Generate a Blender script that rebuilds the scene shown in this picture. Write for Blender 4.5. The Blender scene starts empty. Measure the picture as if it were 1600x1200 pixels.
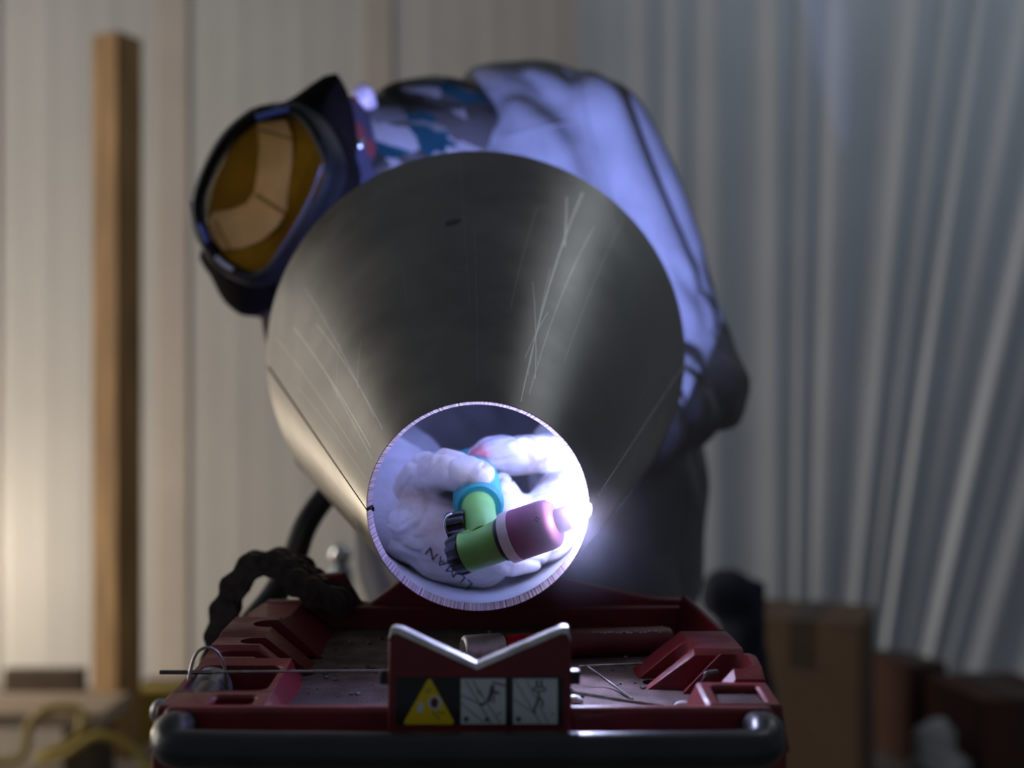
import bpy, bmesh, math, random
from mathutils import Vector, Matrix, noise
from mathutils.bvhtree import BVHTree
random.seed(7)
S = bpy.context.scene
C = S.collection
V = Vector

# ---------------------------------------------------------------- camera
CAMZ = 1.0
FPX, VX, VY = 1850.0, 760.0, 637.0          # focal length in pixels, vanishing point of the depth axis
cd = bpy.data.cameras.new('camera')
cam = bpy.data.objects.new('camera', cd); C.objects.link(cam)
cam.location = (0, 0, CAMZ); cam.rotation_euler = (math.pi/2, 0, 0)
cd.sensor_width = 36; cd.lens = FPX/1600*36
cd.shift_x = (800-VX)/1600; cd.shift_y = (VY-600)/1600
cd.clip_start = 0.02
cd.dof.use_dof = True; cd.dof.focus_distance = 0.665; cd.dof.aperture_fstop = 4.0; cd.dof.aperture_blades = 0
S.camera = cam

def P(px, py, Y):
    "point at depth Y seen at pixel (px, py)"
    return V(((px-VX)*Y/FPX, Y, CAMZ-(py-VY)*Y/FPX))
def PX(px, Y): return (px-VX)*Y/FPX
def PZ(py, Y): return CAMZ-(py-VY)*Y/FPX

# ---------------------------------------------------------------- world, lights, exposure
w = bpy.data.worlds.new('World'); S.world = w; w.use_nodes = True
bg = w.node_tree.nodes['Background']
bg.inputs[0].default_value = (0.76, 0.85, 1.0, 1); bg.inputs[1].default_value = 0.10
def area(name, loc, target, size, size_y, power, col):
    l = bpy.data.lights.new(name, 'AREA'); l.shape = 'RECTANGLE'
    l.size = size; l.size_y = size_y; l.energy = power; l.color = col
    o = bpy.data.objects.new(name, l); C.objects.link(o); o.location = loc
    o.rotation_euler = (V(target)-V(loc)).to_track_quat('-Z', 'Y').to_euler()
    return o
# a wide shop door standing open to the left, a strip lamp under the roof, a lamp standing on the floor beside the wall
area('door_daylight', (-4.6, 2.6, 1.9), (0, 3.2, 1.0), 2.2, 2.6, 95, (1.0, 0.92, 0.82))
area('roof_strip_lamp', (1.45, 2.3, 3.4), (0.3, 1.0, 0.9), 0.22, 1.1, 2.6, (0.9, 0.95, 1.0))
area('tarp_fill', (2.3, 2.9, 3.7), (1.3, 4.0, 2.2), 0.3, 1.6, 9, (0.80, 0.90, 1.0))  # unseen fill light, added to brighten the tarp
fl = bpy.data.lights.new('floor_work_lamp', 'POINT'); fl.energy = 30; fl.color = (1.0, 0.84, 0.64); fl.shadow_soft_size = 0.12
flo = bpy.data.objects.new('floor_work_lamp', fl); C.objects.link(flo); flo.location = (-2.25, 3.55, 0.42)

S.view_settings.view_transform = 'Standard'; S.view_settings.look = 'None'
S.view_settings.gamma = 1; S.view_settings.use_curve_mapping = False
S.view_settings.exposure = 0.0

# ---------------------------------------------------------------- materials
def nodes(name):
    m = bpy.data.materials.new(name); m.use_nodes = True
    nt = m.node_tree; b = nt.nodes['Principled BSDF']
    return m, nt, b
def mat(name, col, rough=0.5, metal=0.0, var=0.25, scale=20, bump=0.0, bscale=None, col2=None, coat=0, stretch=None, spec=None):
    m, nt, b = nodes(name)
    tc = nt.nodes.new('ShaderNodeTexCoord'); mp = nt.nodes.new('ShaderNodeMapping')
    nt.links.new(tc.outputs['Object'], mp.inputs[0])
    if stretch: mp.inputs['Scale'].default_value = stretch
    n = nt.nodes.new('ShaderNodeTexNoise'); n.inputs['Scale'].default_value = scale; n.inputs['Detail'].default_value = 5
    nt.links.new(mp.outputs[0], n.inputs['Vector'])
    r = nt.nodes.new('ShaderNodeValToRGB')
    r.color_ramp.elements[0].position = 0.3; r.color_ramp.elements[1].position = 0.7
    a = [c*(1-var) for c in col]; e = list(col2) if col2 else [min(1, c*(1+var)) for c in col]
    r.color_ramp.elements[0].color = (*a, 1); r.color_ramp.elements[1].color = (*e, 1)
    nt.links.new(n.outputs['Fac'], r.inputs[0]); nt.links.new(r.outputs[0], b.inputs['Base Color'])
    b.inputs['Roughness'].default_value = rough; b.inputs['Metallic'].default_value = metal
    if spec is not None: b.inputs['Specular IOR Level'].default_value = spec
    if coat: b.inputs['Coat Weight'].default_value = coat
    if bump:
        n2 = nt.nodes.new('ShaderNodeTexNoise'); n2.inputs['Scale'].default_value = bscale or scale*4; n2.inputs['Detail'].default_value = 3
        nt.links.new(mp.outputs[0], n2.inputs['Vector'])
        bp = nt.nodes.new('ShaderNodeBump'); bp.inputs['Strength'].default_value = bump; bp.inputs['Distance'].default_value = 0.001
        nt.links.new(n2.outputs['Fac'], bp.inputs['Height']); nt.links.new(bp.outputs[0], b.inputs['Normal'])
    return m
def emis(name, col, s):
    m, nt, b = nodes(name)
    b.inputs['Base Color'].default_value = (0, 0, 0, 1)
    b.inputs['Emission Color'].default_value = (*col, 1); b.inputs['Emission Strength'].default_value = s
    return m
def palette(name, cols, scale, rough=0.85, stretch=(1, 1, 1), base=None, thr=None, detail=2):
    "patches of several colours (printed cloth)"
    m, nt, b = nodes(name)
    tc = nt.nodes.new('ShaderNodeTexCoord'); mp = nt.nodes.new('ShaderNodeMapping'); mp.inputs['Scale'].default_value = stretch
    nt.links.new(tc.outputs['Object'], mp.inputs[0])
    n = nt.nodes.new('ShaderNodeTexNoise'); n.inputs['Scale'].default_value = scale; n.inputs['Detail'].default_value = detail
    n.inputs['Roughness'].default_value = 0.4
    nt.links.new(mp.outputs[0], n.inputs['Vector'])
    r = nt.nodes.new('ShaderNodeValToRGB'); r.color_ramp.interpolation = 'CONSTANT'
    while len(r.color_ramp.elements) < len(cols): r.color_ramp.elements.new(0.5)
    for i, (p, c) in enumerate(cols):
        r.color_ramp.elements[i].position = p; r.color_ramp.elements[i].color = (*c, 1)
    nt.links.new(n.outputs['Fac'], r.inputs[0]); nt.links.new(r.outputs[0], b.inputs['Base Color'])
    b.inputs['Roughness'].default_value = rough; b.inputs['Specular IOR Level'].default_value = 0.2
    return m
M = {}
M['red'] = mat('red_paint', (0.17, 0.010, 0.016), 0.45, var=0.3, scale=30, bump=0.25, bscale=400, coat=0.15)
M['red_dark'] = mat('red_rubber', (0.10, 0.008, 0.014), 0.5, var=0.2, scale=30)
M['tray_floor'] = mat('dusty_tray_floor', (0.085, 0.045, 0.045), 0.8, var=0.55, scale=60, bump=0.8, bscale=700, col2=(0.13, 0.085, 0.085))
M['worn'] = mat('worn_bare_edge', (0.78, 0.78, 0.80), 0.45, metal=0.35, var=0.3, scale=90, bump=0.5, bscale=300)
M['black_tube'] = mat('black_painted_tube', (0.018, 0.021, 0.024), 0.33, var=0.3, scale=40)
M['grey_tube'] = mat('grey_steel_tube', (0.22, 0.23, 0.25), 0.4, metal=0.6, var=0.25, scale=80)
M['black'] = mat('black_plastic', (0.012, 0.012, 0.014), 0.35, var=0.2)
M['rubber'] = mat('black_rubber_cable', (0.016, 0.018, 0.02), 0.45, var=0.2)
M['chain'] = mat('oily_chain_steel', (0.075, 0.062, 0.055), 0.45, metal=0.6, var=0.4, scale=120)
M['chrome'] = mat('bright_steel', (0.62, 0.63, 0.66), 0.22, metal=1.0, var=0.15, scale=200)
M['wire'] = mat('steel_wire', (0.42, 0.40, 0.40), 0.32, metal=0.9, var=0.25, scale=200)
M['rod_dark'] = mat('dull_rod', (0.13, 0.12, 0.12), 0.5, metal=0.6, var=0.3, scale=200)
M['leather'] = mat('black_leather', (0.008, 0.007, 0.0065), 0.95, spec=0.03, var=0.35, scale=60, bump=0.4, bscale=500)
M['mask_black'] = mat('mask_black_plastic', (0.009, 0.010, 0.012), 0.5, spec=0.25, var=0.3, scale=50)
M['glove'] = mat('white_goatskin', (0.52, 0.47, 0.44), 0.85, var=0.06, scale=38, bump=0.5, bscale=300, col2=(0.64, 0.625, 0.635), spec=0.15)
M['glove_dirty'] = M['glove']
M['cuff'] = mat('split_leather_cuff', (0.46, 0.45, 0.49), 0.85, var=0.1, scale=30, bump=0.4, bscale=300, spec=0.2)
M['ink'] = mat('black_ink', (0.02, 0.02, 0.03), 0.7)
M['shirt'] = mat('blue_grey_work_shirt', (0.20, 0.20, 0.22), 0.88, var=0.12, scale=25, bump=0.35, bscale=900, spec=0.15)
M['jeans'] = mat('dark_denim', (0.012, 0.019, 0.03), 0.9, var=0.25, scale=60, bump=0.3, bscale=800, spec=0.1)
M['boot'] = mat('brown_boot_leather', (0.06, 0.035, 0.02), 0.6)
M['skin'] = mat('skin', (0.5, 0.3, 0.22), 0.55, var=0.1)
M['green'] = mat('green_torch_body', (0.13, 0.33, 0.06), 0.45, var=0.12, scale=60)
M['teal'] = mat('teal_handle_rubber', (0.01, 0.20, 0.21), 0.5, var=0.25, scale=60)
M['insul'] = mat('white_insulator', (0.62, 0.56, 0.58), 0.5, var=0.15, scale=120)
M['cup'] = mat('pink_ceramic_cup', (0.25, 0.075, 0.16), 0.55, var=0.1, scale=90)
M['yellow_label'] = mat('yellow_print', (0.85, 0.62, 0.004), 0.4, var=0.05)
M['white_label'] = mat('pale_print', (0.66, 0.73, 0.77), 0.4, var=0.06, scale=30)
M['label_dark'] = mat('dark_label', (0.014, 0.017, 0.02), 0.35, var=0.1)
M['print_grey'] = mat('grey_print', (0.09, 0.11, 0.12), 0.5)
M['print_red'] = mat('red_print', (0.16, 0.02, 0.015), 0.5)
M['wood'] = mat('post_timber', (0.36, 0.19, 0.065), 0.7, var=0.4, scale=6, stretch=(6, 6, 0.6), col2=(0.48, 0.28, 0.10))
M['wood_grey'] = mat('weathered_board', (0.36, 0.27, 0.19), 0.75, var=0.3, scale=6, stretch=(0.5, 6, 6))
M['wood_dark'] = mat('dark_board', (0.06, 0.04, 0.024), 0.8, var=0.3, scale=8)
M['card'] = mat('brown_cardboard', (0.115, 0.070, 0.042), 0.85, var=0.15, scale=5)
M['card_red'] = mat('red_brown_cardboard', (0.075, 0.030, 0.018), 0.85, var=0.15, scale=5)
M['tape'] = mat('dull_tape', (0.05, 0.036, 0.022), 0.5)
M['bag'] = mat('pale_plastic_bag', (0.35, 0.35, 0.35), 0.5)
M['navy'] = mat('navy_cloth', (0.010, 0.013, 0.028), 0.9)
M['hose_yellow'] = mat('yellow_hose', (0.34, 0.24, 0.03), 0.6, var=0.15)
M['concrete'] = mat('shop_floor_concrete', (0.20, 0.175, 0.15), 0.8, var=0.35, scale=3, bump=0.2)
M['wall'] = mat('pale_metal_sheet', (0.60, 0.59, 0.57), 0.42, metal=0.0, var=0.06, scale=1.5)
M['wall_back'] = mat('wall_backing', (0.3, 0.3, 0.3), 0.8)
M['curtain'] = mat('grey_white_tarp', (0.56, 0.60, 0.65), 0.36, var=0.06, scale=2)
M['tan'] = mat('tan_reflection', (0.95, 0.66, 0.42), 0.7, var=0.12, scale=40)
M['steel_blue'] = mat('blue_grey_highlight', (0.20, 0.26, 0.30), 0.35, metal=0.4)

def transparent_amber():
    m, nt, b = nodes('amber_shield')
    b.inputs['Base Color'].default_value = (1.0, 0.90, 0.62, 1); b.inputs['Roughness'].default_value = 0.08
    b.inputs['Transmission Weight'].default_value = 1.0; b.inputs['IOR'].default_value = 1.06
    return m
M['amber'] = transparent_amber()
M['bowl'] = mat('amber_inner_bowl', (0.46, 0.25, 0.008), 0.6, var=0.25, scale=25)
M['floral'] = None
def cells(name, cols, scale, rot, stretch):
    m, nt, b = nodes(name); N = nt.nodes.new; L = nt.links.new
    tc = N('ShaderNodeTexCoord'); mp = N('ShaderNodeMapping'); mp.inputs['Rotation'].default_value = rot; mp.inputs['Scale'].default_value = stretch; L(tc.outputs['Object'], mp.inputs[0])
    nz = N('ShaderNodeTexNoise'); nz.inputs['Scale'].default_value = 30; L(mp.outputs[0], nz.inputs['Vector'])
    ad = N('ShaderNodeMixRGB'); ad.inputs[0].default_value = 0.04; L(mp.outputs[0], ad.inputs[1]); L(nz.outputs['Color'], ad.inputs[2])
    vo = N('ShaderNodeTexVoronoi'); vo.inputs['Scale'].default_value = scale; L(ad.outputs[0], vo.inputs['Vector'])
    sp = N('ShaderNodeSeparateColor'); L(vo.outputs['Color'], sp.inputs[0])
    r = N('ShaderNodeValToRGB'); r.color_ramp.interpolation = 'CONSTANT'
    while len(r.color_ramp.elements) < len(cols): r.color_ramp.elements.new(0.5)
    for i, (p, c) in enumerate(cols):
        r.color_ramp.elements[i].position = p; r.color_ramp.elements[i].color = (*c, 1)
    L(sp.outputs[0], r.inputs[0]); L(r.outputs[0], b.inputs['Base Color']); b.inputs['Roughness'].default_value = 0.9; b.inputs['Specular IOR Level'].default_value = 0.1
    return m
M['gaiter'] = cells('patterned_neck_cloth', [(0.0, (0.045, 0.042, 0.038)), (0.25, (0.02, 0.019, 0.018)), (0.42, (0.10, 0.10, 0.102)), (0.55, (0.006, 0.035, 0.05)), (0.63, (0.05, 0.047, 0.045)), (0.86, (0.20, 0.19, 0.20))], 34, (0, 0.7, 0), (0.7, 1, 1.5))
def floral():
    m, nt, b = nodes('floral_hood_cloth')
    tc = nt.nodes.new('ShaderNodeTexCoord')
    vo = nt.nodes.new('ShaderNodeTexVoronoi'); vo.inputs['Scale'].default_value = 46
    nt.links.new(tc.outputs['Object'], vo.inputs['Vector'])
    r = nt.nodes.new('ShaderNodeValToRGB'); r.color_ramp.interpolation = 'LINEAR'
    e = r.color_ramp.elements
    e[0].position = 0.0; e[0].color = (0.17, 0.02, 0.016, 1)
    e[1].position = 0.48; e[1].color = (0.14, 0.022, 0.028, 1)
    x = e.new(0.54); x.color = (0.025, 0.025, 0.06, 1)
    x = e.new(0.9); x.color = (0.045, 0.045, 0.09, 1)
    nt.links.new(vo.outputs['Distance'], r.inputs[0]); nt.links.new(r.outputs[0], b.inputs['Base Color'])
    b.inputs['Roughness'].default_value = 0.85
    return m
M['floral'] = floral()

# rolled steel plate of the cone: mottled mill scale, lengthwise scratches laid out in the plate's own UVs
def cone_mat():
    m, nt, b = nodes('rolled_steel_plate'); L = nt.links.new; N = nt.nodes.new
    uv = N('ShaderNodeUVMap'); uv.uv_map = 'UVMap'
    tc = N('ShaderNodeTexCoord')
    sep = N('ShaderNodeSeparateXYZ'); L(uv.outputs[0], sep.inputs[0])
    n1 = N('ShaderNodeTexNoise'); n1.inputs['Scale'].default_value = 14; n1.inputs['Detail'].default_value = 8; n1.inputs['Roughness'].default_value = 0.62
    L(tc.outputs['Object'], n1.inputs['Vector'])
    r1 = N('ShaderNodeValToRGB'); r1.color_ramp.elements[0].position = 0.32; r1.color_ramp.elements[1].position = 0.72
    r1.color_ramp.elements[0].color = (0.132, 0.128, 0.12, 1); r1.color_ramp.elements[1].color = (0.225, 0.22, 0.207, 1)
    L(n1.outputs['Fac'], r1.inputs[0])
    # fine lengthwise grain
    mp = N('ShaderNodeMapping'); mp.inputs['Scale'].default_value = (420, 3.0, 1); L(uv.outputs[0], mp.inputs[0])
    n2 = N('ShaderNodeTexNoise'); n2.inputs['Scale'].default_value = 1; n2.inputs['Detail'].default_value = 4; L(mp.outputs[0], n2.inputs['Vector'])
    r2 = N('ShaderNodeValToRGB'); r2.color_ramp.elements[0].position = 0.66; r2.color_ramp.elements[1].position = 0.80
    L(n2.outputs['Fac'], r2.inputs[0])
    n3 = N('ShaderNodeTexNoise'); n3.inputs['Scale'].default_value = 9; L(tc.outputs['Object'], n3.inputs['Vector'])
    r3 = N('ShaderNodeValToRGB'); r3.color_ramp.elements[0].position = 0.48; r3.color_ramp.elements[1].position = 0.70; L(n3.outputs['Fac'], r3.inputs[0])
    sc = N('ShaderNodeMath'); sc.operation = 'MULTIPLY'; L(r2.outputs[0], sc.inputs[0]); L(r3.outputs[0], sc.inputs[1])
    total = sc.outputs[0]
    def mth(op, a, b_, clamp=False):
        x = N('ShaderNodeMath'); x.operation = op; x.use_clamp = clamp
        for i, q in enumerate((a, b_)):
            if isinstance(q, (int, float)): x.inputs[i].default_value = q
            elif q is not None: L(q, x.inputs[i])
        return x.outputs[0]
    # single scratches: (u at v0, v0, u at v1, v1, half width in u, strength); u runs 0..1 round the cone from the right seam over the top
    for (u0, v0, u1, v1, hw, st) in SCRATCH:
        k = (u1-u0)/(v1-v0)
        line = mth('ADD', mth('MULTIPLY', mth('SUBTRACT', sep.outputs[1], v0), k), u0)
        d = mth('ABSOLUTE', mth('SUBTRACT', sep.outputs[0], line), None)
        on = mth('SUBTRACT', 1.0, mth('DIVIDE', d, hw), True)
        on = mth('MULTIPLY', on, mth('MULTIPLY', mth('GREATER_THAN', sep.outputs[1], min(v0, v1)), mth('LESS_THAN', sep.outputs[1], max(v0, v1))))
        total = mth('MAXIMUM', total, mth('MULTIPLY', on, st))
    mx = N('ShaderNodeMix'); mx.data_type = 'RGBA'
    L(mth('MULTIPLY', total, 0.8), mx.inputs[0]); L(r1.outputs[0], mx.inputs[6]); mx.inputs[7].default_value = (0.62, 0.64, 0.60, 1)
    L(mx.outputs[2], b.inputs['Base Color'])
    b.inputs['Metallic'].default_value = 0.85
    rr = mth('ADD', mth('MULTIPLY', n1.outputs['Fac'], 0.36), 0.17); L(rr, b.inputs['Roughness'])
    bp = N('ShaderNodeBump'); bp.inputs['Strength'].default_value = 0.06; bp.inputs['Distance'].default_value = 0.0004
    L(n1.outputs['Fac'], bp.inputs['Height']); L(bp.outputs[0], b.inputs['Normal'])
    return m
SCRATCH = [(0.190, 0.02, 0.166, 0.93, 0.0010, 0.9), (0.180, 0.05, 0.150, 0.80, 0.0006, 0.6), (0.172, 0.62, 0.178, 0.86, 0.0012, 0.9),
           (0.176, 0.10, 0.196, 0.42, 0.0007, 0.8), (0.215, 0.30, 0.200, 0.75, 0.0006, 0.5), (0.145, 0.20, 0.128, 0.95, 0.0007, 0.35),
           (0.395, 0.05, 0.420, 0.60, 0.0007, 0.6), (0.425, 0.05, 0.445, 0.75, 0.0008, 0.6), (0.452, 0.10, 0.470, 0.90, 0.0007, 0.5),
           (0.408, 0.22, 0.380, 0.35, 0.0007, 0.5), (0.438, 0.30, 0.405, 0.42, 0.0007, 0.4), (0.530, 0.02, 0.560, 0.55, 0.0010, 0.6),
           (0.520, 0.10, 0.535, 0.70, 0.0007, 0.5), (0.250, 0.05, 0.251, 0.60, 0.0005, 0.3), (0.258, 0.30, 0.262, 0.95, 0.0005, 0.25),
           (0.400, 0.10, 0.415, 0.80, 0.0007, 0.5), (0.432, 0.02, 0.436, 0.45, 0.0007, 0.5), (0.462, 0.02, 0.480, 0.6, 0.0007, 0.4), (0.186, 0.1, 0.181, 0.5, 0.0006, 0.6), (0.193, 0.15, 0.176, 0.33, 0.0008, 0.6), (0.540, 0.1, 0.548, 0.9, 0.0008, 0.5)]

# ---------------------------------------------------------------- mesh helpers
def link(name, me, m, parent=None, smooth=True):
    o = bpy.data.objects.new(name, me); C.objects.link(o)
    if m is not None:
        for x in (m if isinstance(m, list) else [m]): me.materials.append(x)
    if smooth:
        me.polygons.foreach_set('use_smooth', [True]*len(me.polygons))
    if parent is not None:
        o.parent = parent
        o.matrix_parent_inverse = parent.matrix_world.inverted()
    return o
def obj(name, bm, m, parent=None, smooth=False, sharp=None, bevel=0, segs=2):
    me = bpy.data.meshes.new(name); bm.normal_update(); bm.to_mesh(me); bm.free()
    o = link(name, me, m, parent, smooth)
    if bevel:
        md = o.modifiers.new('bevel', 'BEVEL'); md.width = bevel; md.segments = segs; md.limit_method = 'ANGLE'; md.angle_limit = 0.6
        me.polygons.foreach_set('use_smooth', [True]*len(me.polygons)); md.harden_normals = False
        me.set_sharp_from_angle(angle=0.7)
    elif smooth:
        me.set_sharp_from_angle(angle=sharp or 0.9)
    return o
def empty(name, loc, label, cat, group=None):
    o = bpy.data.objects.new(name, None); C.objects.link(o); o.location = loc; o.empty_display_size = 0.05
    bpy.context.view_layer.update()
    return tag(o, label, cat, group)
def tag(o, label=None, cat=None, group=None, kind=None):
    if label: o['label'] = label
    if cat: o['category'] = cat
    if group: o['group'] = group
    if kind: o['kind'] = kind
    return o
def box(bm, lo, hi, mtx=None):
    vs = [bm.verts.new(((lo, hi)[i & 1][0], (lo, hi)[(i >> 1) & 1][1], (lo, hi)[(i >> 2) & 1][2])) for i in range(8)]
    if mtx is not None:
        for v in vs: v.co = mtx @ v.co
    for f in ((0, 2, 3, 1), (4, 5, 7, 6), (0, 1, 5, 4), (2, 6, 7, 3), (0, 4, 6, 2), (1, 3, 7, 5)): bm.faces.new([vs[i] for i in f])
    return vs
def frame_of(d):
    d = V(d).normalized()
    a = V((0, 0, 1)) if abs(d.z) < 0.9 else V((1, 0, 0))
    x = a.cross(d).normalized(); return x, d.cross(x), d
def lathe(bm, p0, d, prof, seg=48, ripple=None, mi=0):
    "prof: list of (distance along d, radius); ends closed where radius is 0 or by caps"
    x, y, d = frame_of(d); p0 = V(p0); rings = []
    for (s, r) in prof:
        ring = []
        for i in range(seg):
            a = 2*math.pi*i/seg
            rr = r*(ripple(a, s) if ripple else 1)
            ring.append(bm.verts.new(p0 + d*s + (x*math.cos(a)+y*math.sin(a))*max(rr, 1e-5)))
        rings.append(ring)
    for a, b in zip(rings, rings[1:]):
        for i in range(seg):
            f = bm.faces.new((a[i], a[(i+1) % seg], b[(i+1) % seg], b[i])); f.material_index = mi
    bm.faces.new(list(reversed(rings[0]))); bm.faces.new(rings[-1])
def spline(pts, n=10):
    pts = [V(p) for p in pts]; out = []
    q = [pts[0]*2-pts[1]] + pts + [pts[-1]*2-pts[-2]]
    for i in range(1, len(q)-2):
        for k in range(n):
            t = k/n; a, b, c, d = q[i-1], q[i], q[i+1], q[i+2]
            out.append(0.5*((2*b)+(c-a)*t+(2*a-5*b+4*c-d)*t*t+(3*b-a-3*c+d)*t**3))
    out.append(pts[-1]); return out
def tube(bm, pts, r, seg=14, rfun=None):
    n = len(pts); x = None; rings = []
    for i, p in enumerate(pts):
        d = (pts[min(i+1, n-1)]-pts[max(i-1, 0)]).normalized()
        if x is None: x, y, _ = frame_of(d)
        else:
            x = (x-d*x.dot(d)).normalized()
        y = d.cross(x)
        rr = rfun(i/(n-1)) if rfun else r
        rings.append([bm.verts.new(p+(x*math.cos(2*math.pi*k/seg)+y*math.sin(2*math.pi*k/seg))*rr) for k in range(seg)])
    for a, b in zip(rings, rings[1:]):
        for i in range(seg): bm.faces.new((a[i], a[(i+1) % seg], b[(i+1) % seg], b[i]))
    bm.faces.new(list(reversed(rings[0]))); bm.faces.new(rings[-1])
def capsule(bm, p0, r0, p1, r1, seg=20):
    "tapered capsule (both ends rounded)"
    p0, p1 = V(p0), V(p1); L = (p1-p0).length; prof = []
    if L < 1e-6: L = 1e-6; d = V((0, 0, 1))
    else: d = p1-p0
    for k in range(7):
        a = math.pi/2*(1-k/6); prof.append((-r0*math.sin(a), r0*math.cos(a)))
    for k in range(7):
        a = math.pi/2*k/6; prof.append((L+r1*math.sin(a), r1*math.cos(a)))
    lathe(bm, p0, d, prof, seg)
def ellipsoid(bm, c, rad, rot=None, seg=28):
    n0 = len(bm.verts)
    r = bmesh.ops.create_uvsphere(bm, u_segments=seg, v_segments=seg//2, radius=1)
    mt = Matrix.Translation(V(c)) @ (rot.to_4x4() if rot is not None else Matrix()) @ Matrix.Diagonal((*rad, 1))
    for v in r['verts']: v.co = mt @ v.co
def prism(bm, pts, off):
    "closed outline (3-D points) extruded by vector off"
    a = [bm.verts.new(p) for p in pts]; b = [bm.verts.new(V(p)+V(off)) for p in pts]; n = len(a)
    bm.faces.new(list(reversed(a))); bm.faces.new(b)
    for i in range(n): bm.faces.new((a[i], a[(i+1) % n], b[(i+1) % n], b[i]))
    bmesh.ops.recalc_face_normals(bm, faces=bm.faces)
def evaluated(bm, mods):
    me = bpy.data.meshes.new('tmp'); bm.to_mesh(me); bm.free()
    o = bpy.data.objects.new('tmp', me); C.objects.link(o)
    for t, kw in mods:
        md = o.modifiers.new('m', t)
        for k, v in kw.items(): setattr(md, k, v)
    dg = bpy.context.evaluated_depsgraph_get()
    out = bpy.data.meshes.new_from_object(o.evaluated_get(dg))
    bpy.data.objects.remove(o); bpy.data.meshes.remove(me)
    return out
def blob(name, bm, voxel, smooth, m, parent, disp=None, inside=False):
    "overlapping solids fused into one continuous skin"
    bmesh.ops.recalc_face_normals(bm, faces=bm.faces)
    me = evaluated(bm, [('REMESH', dict(mode='VOXEL', voxel_size=voxel)), ('SMOOTH', dict(factor=0.5, iterations=smooth))])
    if disp:
        co = [v.co.copy() for v in me.vertices]; nr = [v.normal.copy() for v in me.vertices]
        for i, v in enumerate(me.vertices):
            q = co[i] + nr[i]*disp(co[i], nr[i])
            if inside:                              # soft goods press against the cone's inner wall
                s_ = (q-C0).dot(AX)
                if 0 < s_ < LC+0.004:
                    w_ = q-C0-AX*s_; lim = rad(s_)-TK-0.0009
                    if w_.length > lim and w_.length < lim+0.03: q = C0+AX*s_+w_*(lim/w_.length)
            v.co = q
    me.name = name
    return link(name, me, m, parent, True)
def boolean(bm, cutters):
    "cutters: list of bmesh; returns mesh after cutting them all away"
    me = bpy.data.meshes.new('tmp'); bm.to_mesh(me); bm.free()
    o = bpy.data.objects.new('tmp', me); C.objects.link(o); cs = []
    for cb in cutters:
        bmesh.ops.recalc_face_normals(cb, faces=cb.faces)
        cm = bpy.data.meshes.new('cut'); cb.to_mesh(cm); cb.free()
        co = bpy.data.objects.new('cut', cm); C.objects.link(co); cs.append(co)
        md = o.modifiers.new('b', 'BOOLEAN'); md.operation = 'DIFFERENCE'; md.object = co; md.solver = 'EXACT'
    dg = bpy.context.evaluated_depsgraph_get()
    out = bpy.data.meshes.new_from_object(o.evaluated_get(dg))
    bpy.data.objects.remove(o)
    for c in cs: bpy.data.objects.remove(c)
    return out
def fbm(p, f): return noise.noise(p*f) + 0.5*noise.noise(p*f*2.1+V((5, 3, 1)))

# ================================================================ setting
bm = bmesh.new(); box(bm, (-6, -2, -0.1), (6, 4.6, 0)); fo = obj('floor', bm, M['concrete']); tag(fo, kind='structure', label='dusty concrete shop floor')
WY = 4.2
bm = bmesh.new(); box(bm, (-6, WY+0.05, 0), (6, WY+0.2, 4.2)); wb = obj('wall_back', bm, M['wall_back']); tag(wb, kind='structure', label='back wall clad in pale ribbed metal sheets')
# one ribbed sheet, shared by all
def sheet_mesh(wid, h):
    prof = []; pitch = wid/4
    for k in range(4):
        x0 = k*pitch
        prof += [(x0, 0), (x0+0.022, -0.0012), (x0+0.050, -0.0012), (x0+0.072, 0), (x0+pitch*0.55, 0), (x0+pitch*0.62, -0.0005), (x0+pitch*0.70, -0.0005), (x0+pitch*0.77, 0)]
    prof.append((wid, 0))
    bm = bmesh.new(); rows = []
    for z in (0.0, h):
        rows.append([bm.verts.new((x, y, z)) for x, y in prof] + [bm.verts.new((x, y+0.002, z)) for x, y in reversed(prof)])
    n = len(rows[0])
    for i in range(n): bm.faces.new((rows[0][i], rows[0][(i+1) % n], rows[1][(i+1) % n], rows[1][i]))
    bm.faces.new(list(reversed(rows[0]))); bm.faces.new(rows[1])
    bmesh.ops.recalc_face_normals(bm, faces=bm.faces)
    me = bpy.data.meshes.new('metal_sheet'); bm.to_mesh(me); bm.free(); me.materials.append(M['wall']); return me
sm = sheet_mesh(0.914, 4.2)
for i in range(12):
    o = bpy.data.objects.new('metal_sheet', sm); C.objects.link(o); o.parent = wb; o.location = (-5.5+i*0.914, WY+0.045, 0.0)

M['batten'] = mat('tan_batten', (0.56, 0.50, 0.45), 0.6, var=0.08, scale=3)
for (pa, pb) in ((238, 290), (566, 612), (-60, -10)):
    bm = bmesh.new(); box(bm, (PX(pa, WY), WY+0.037, 0), (PX(pb, WY), WY+0.0425, 4.2)); obj('batten', bm, M['batten'], wb, bevel=0.003)
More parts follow.
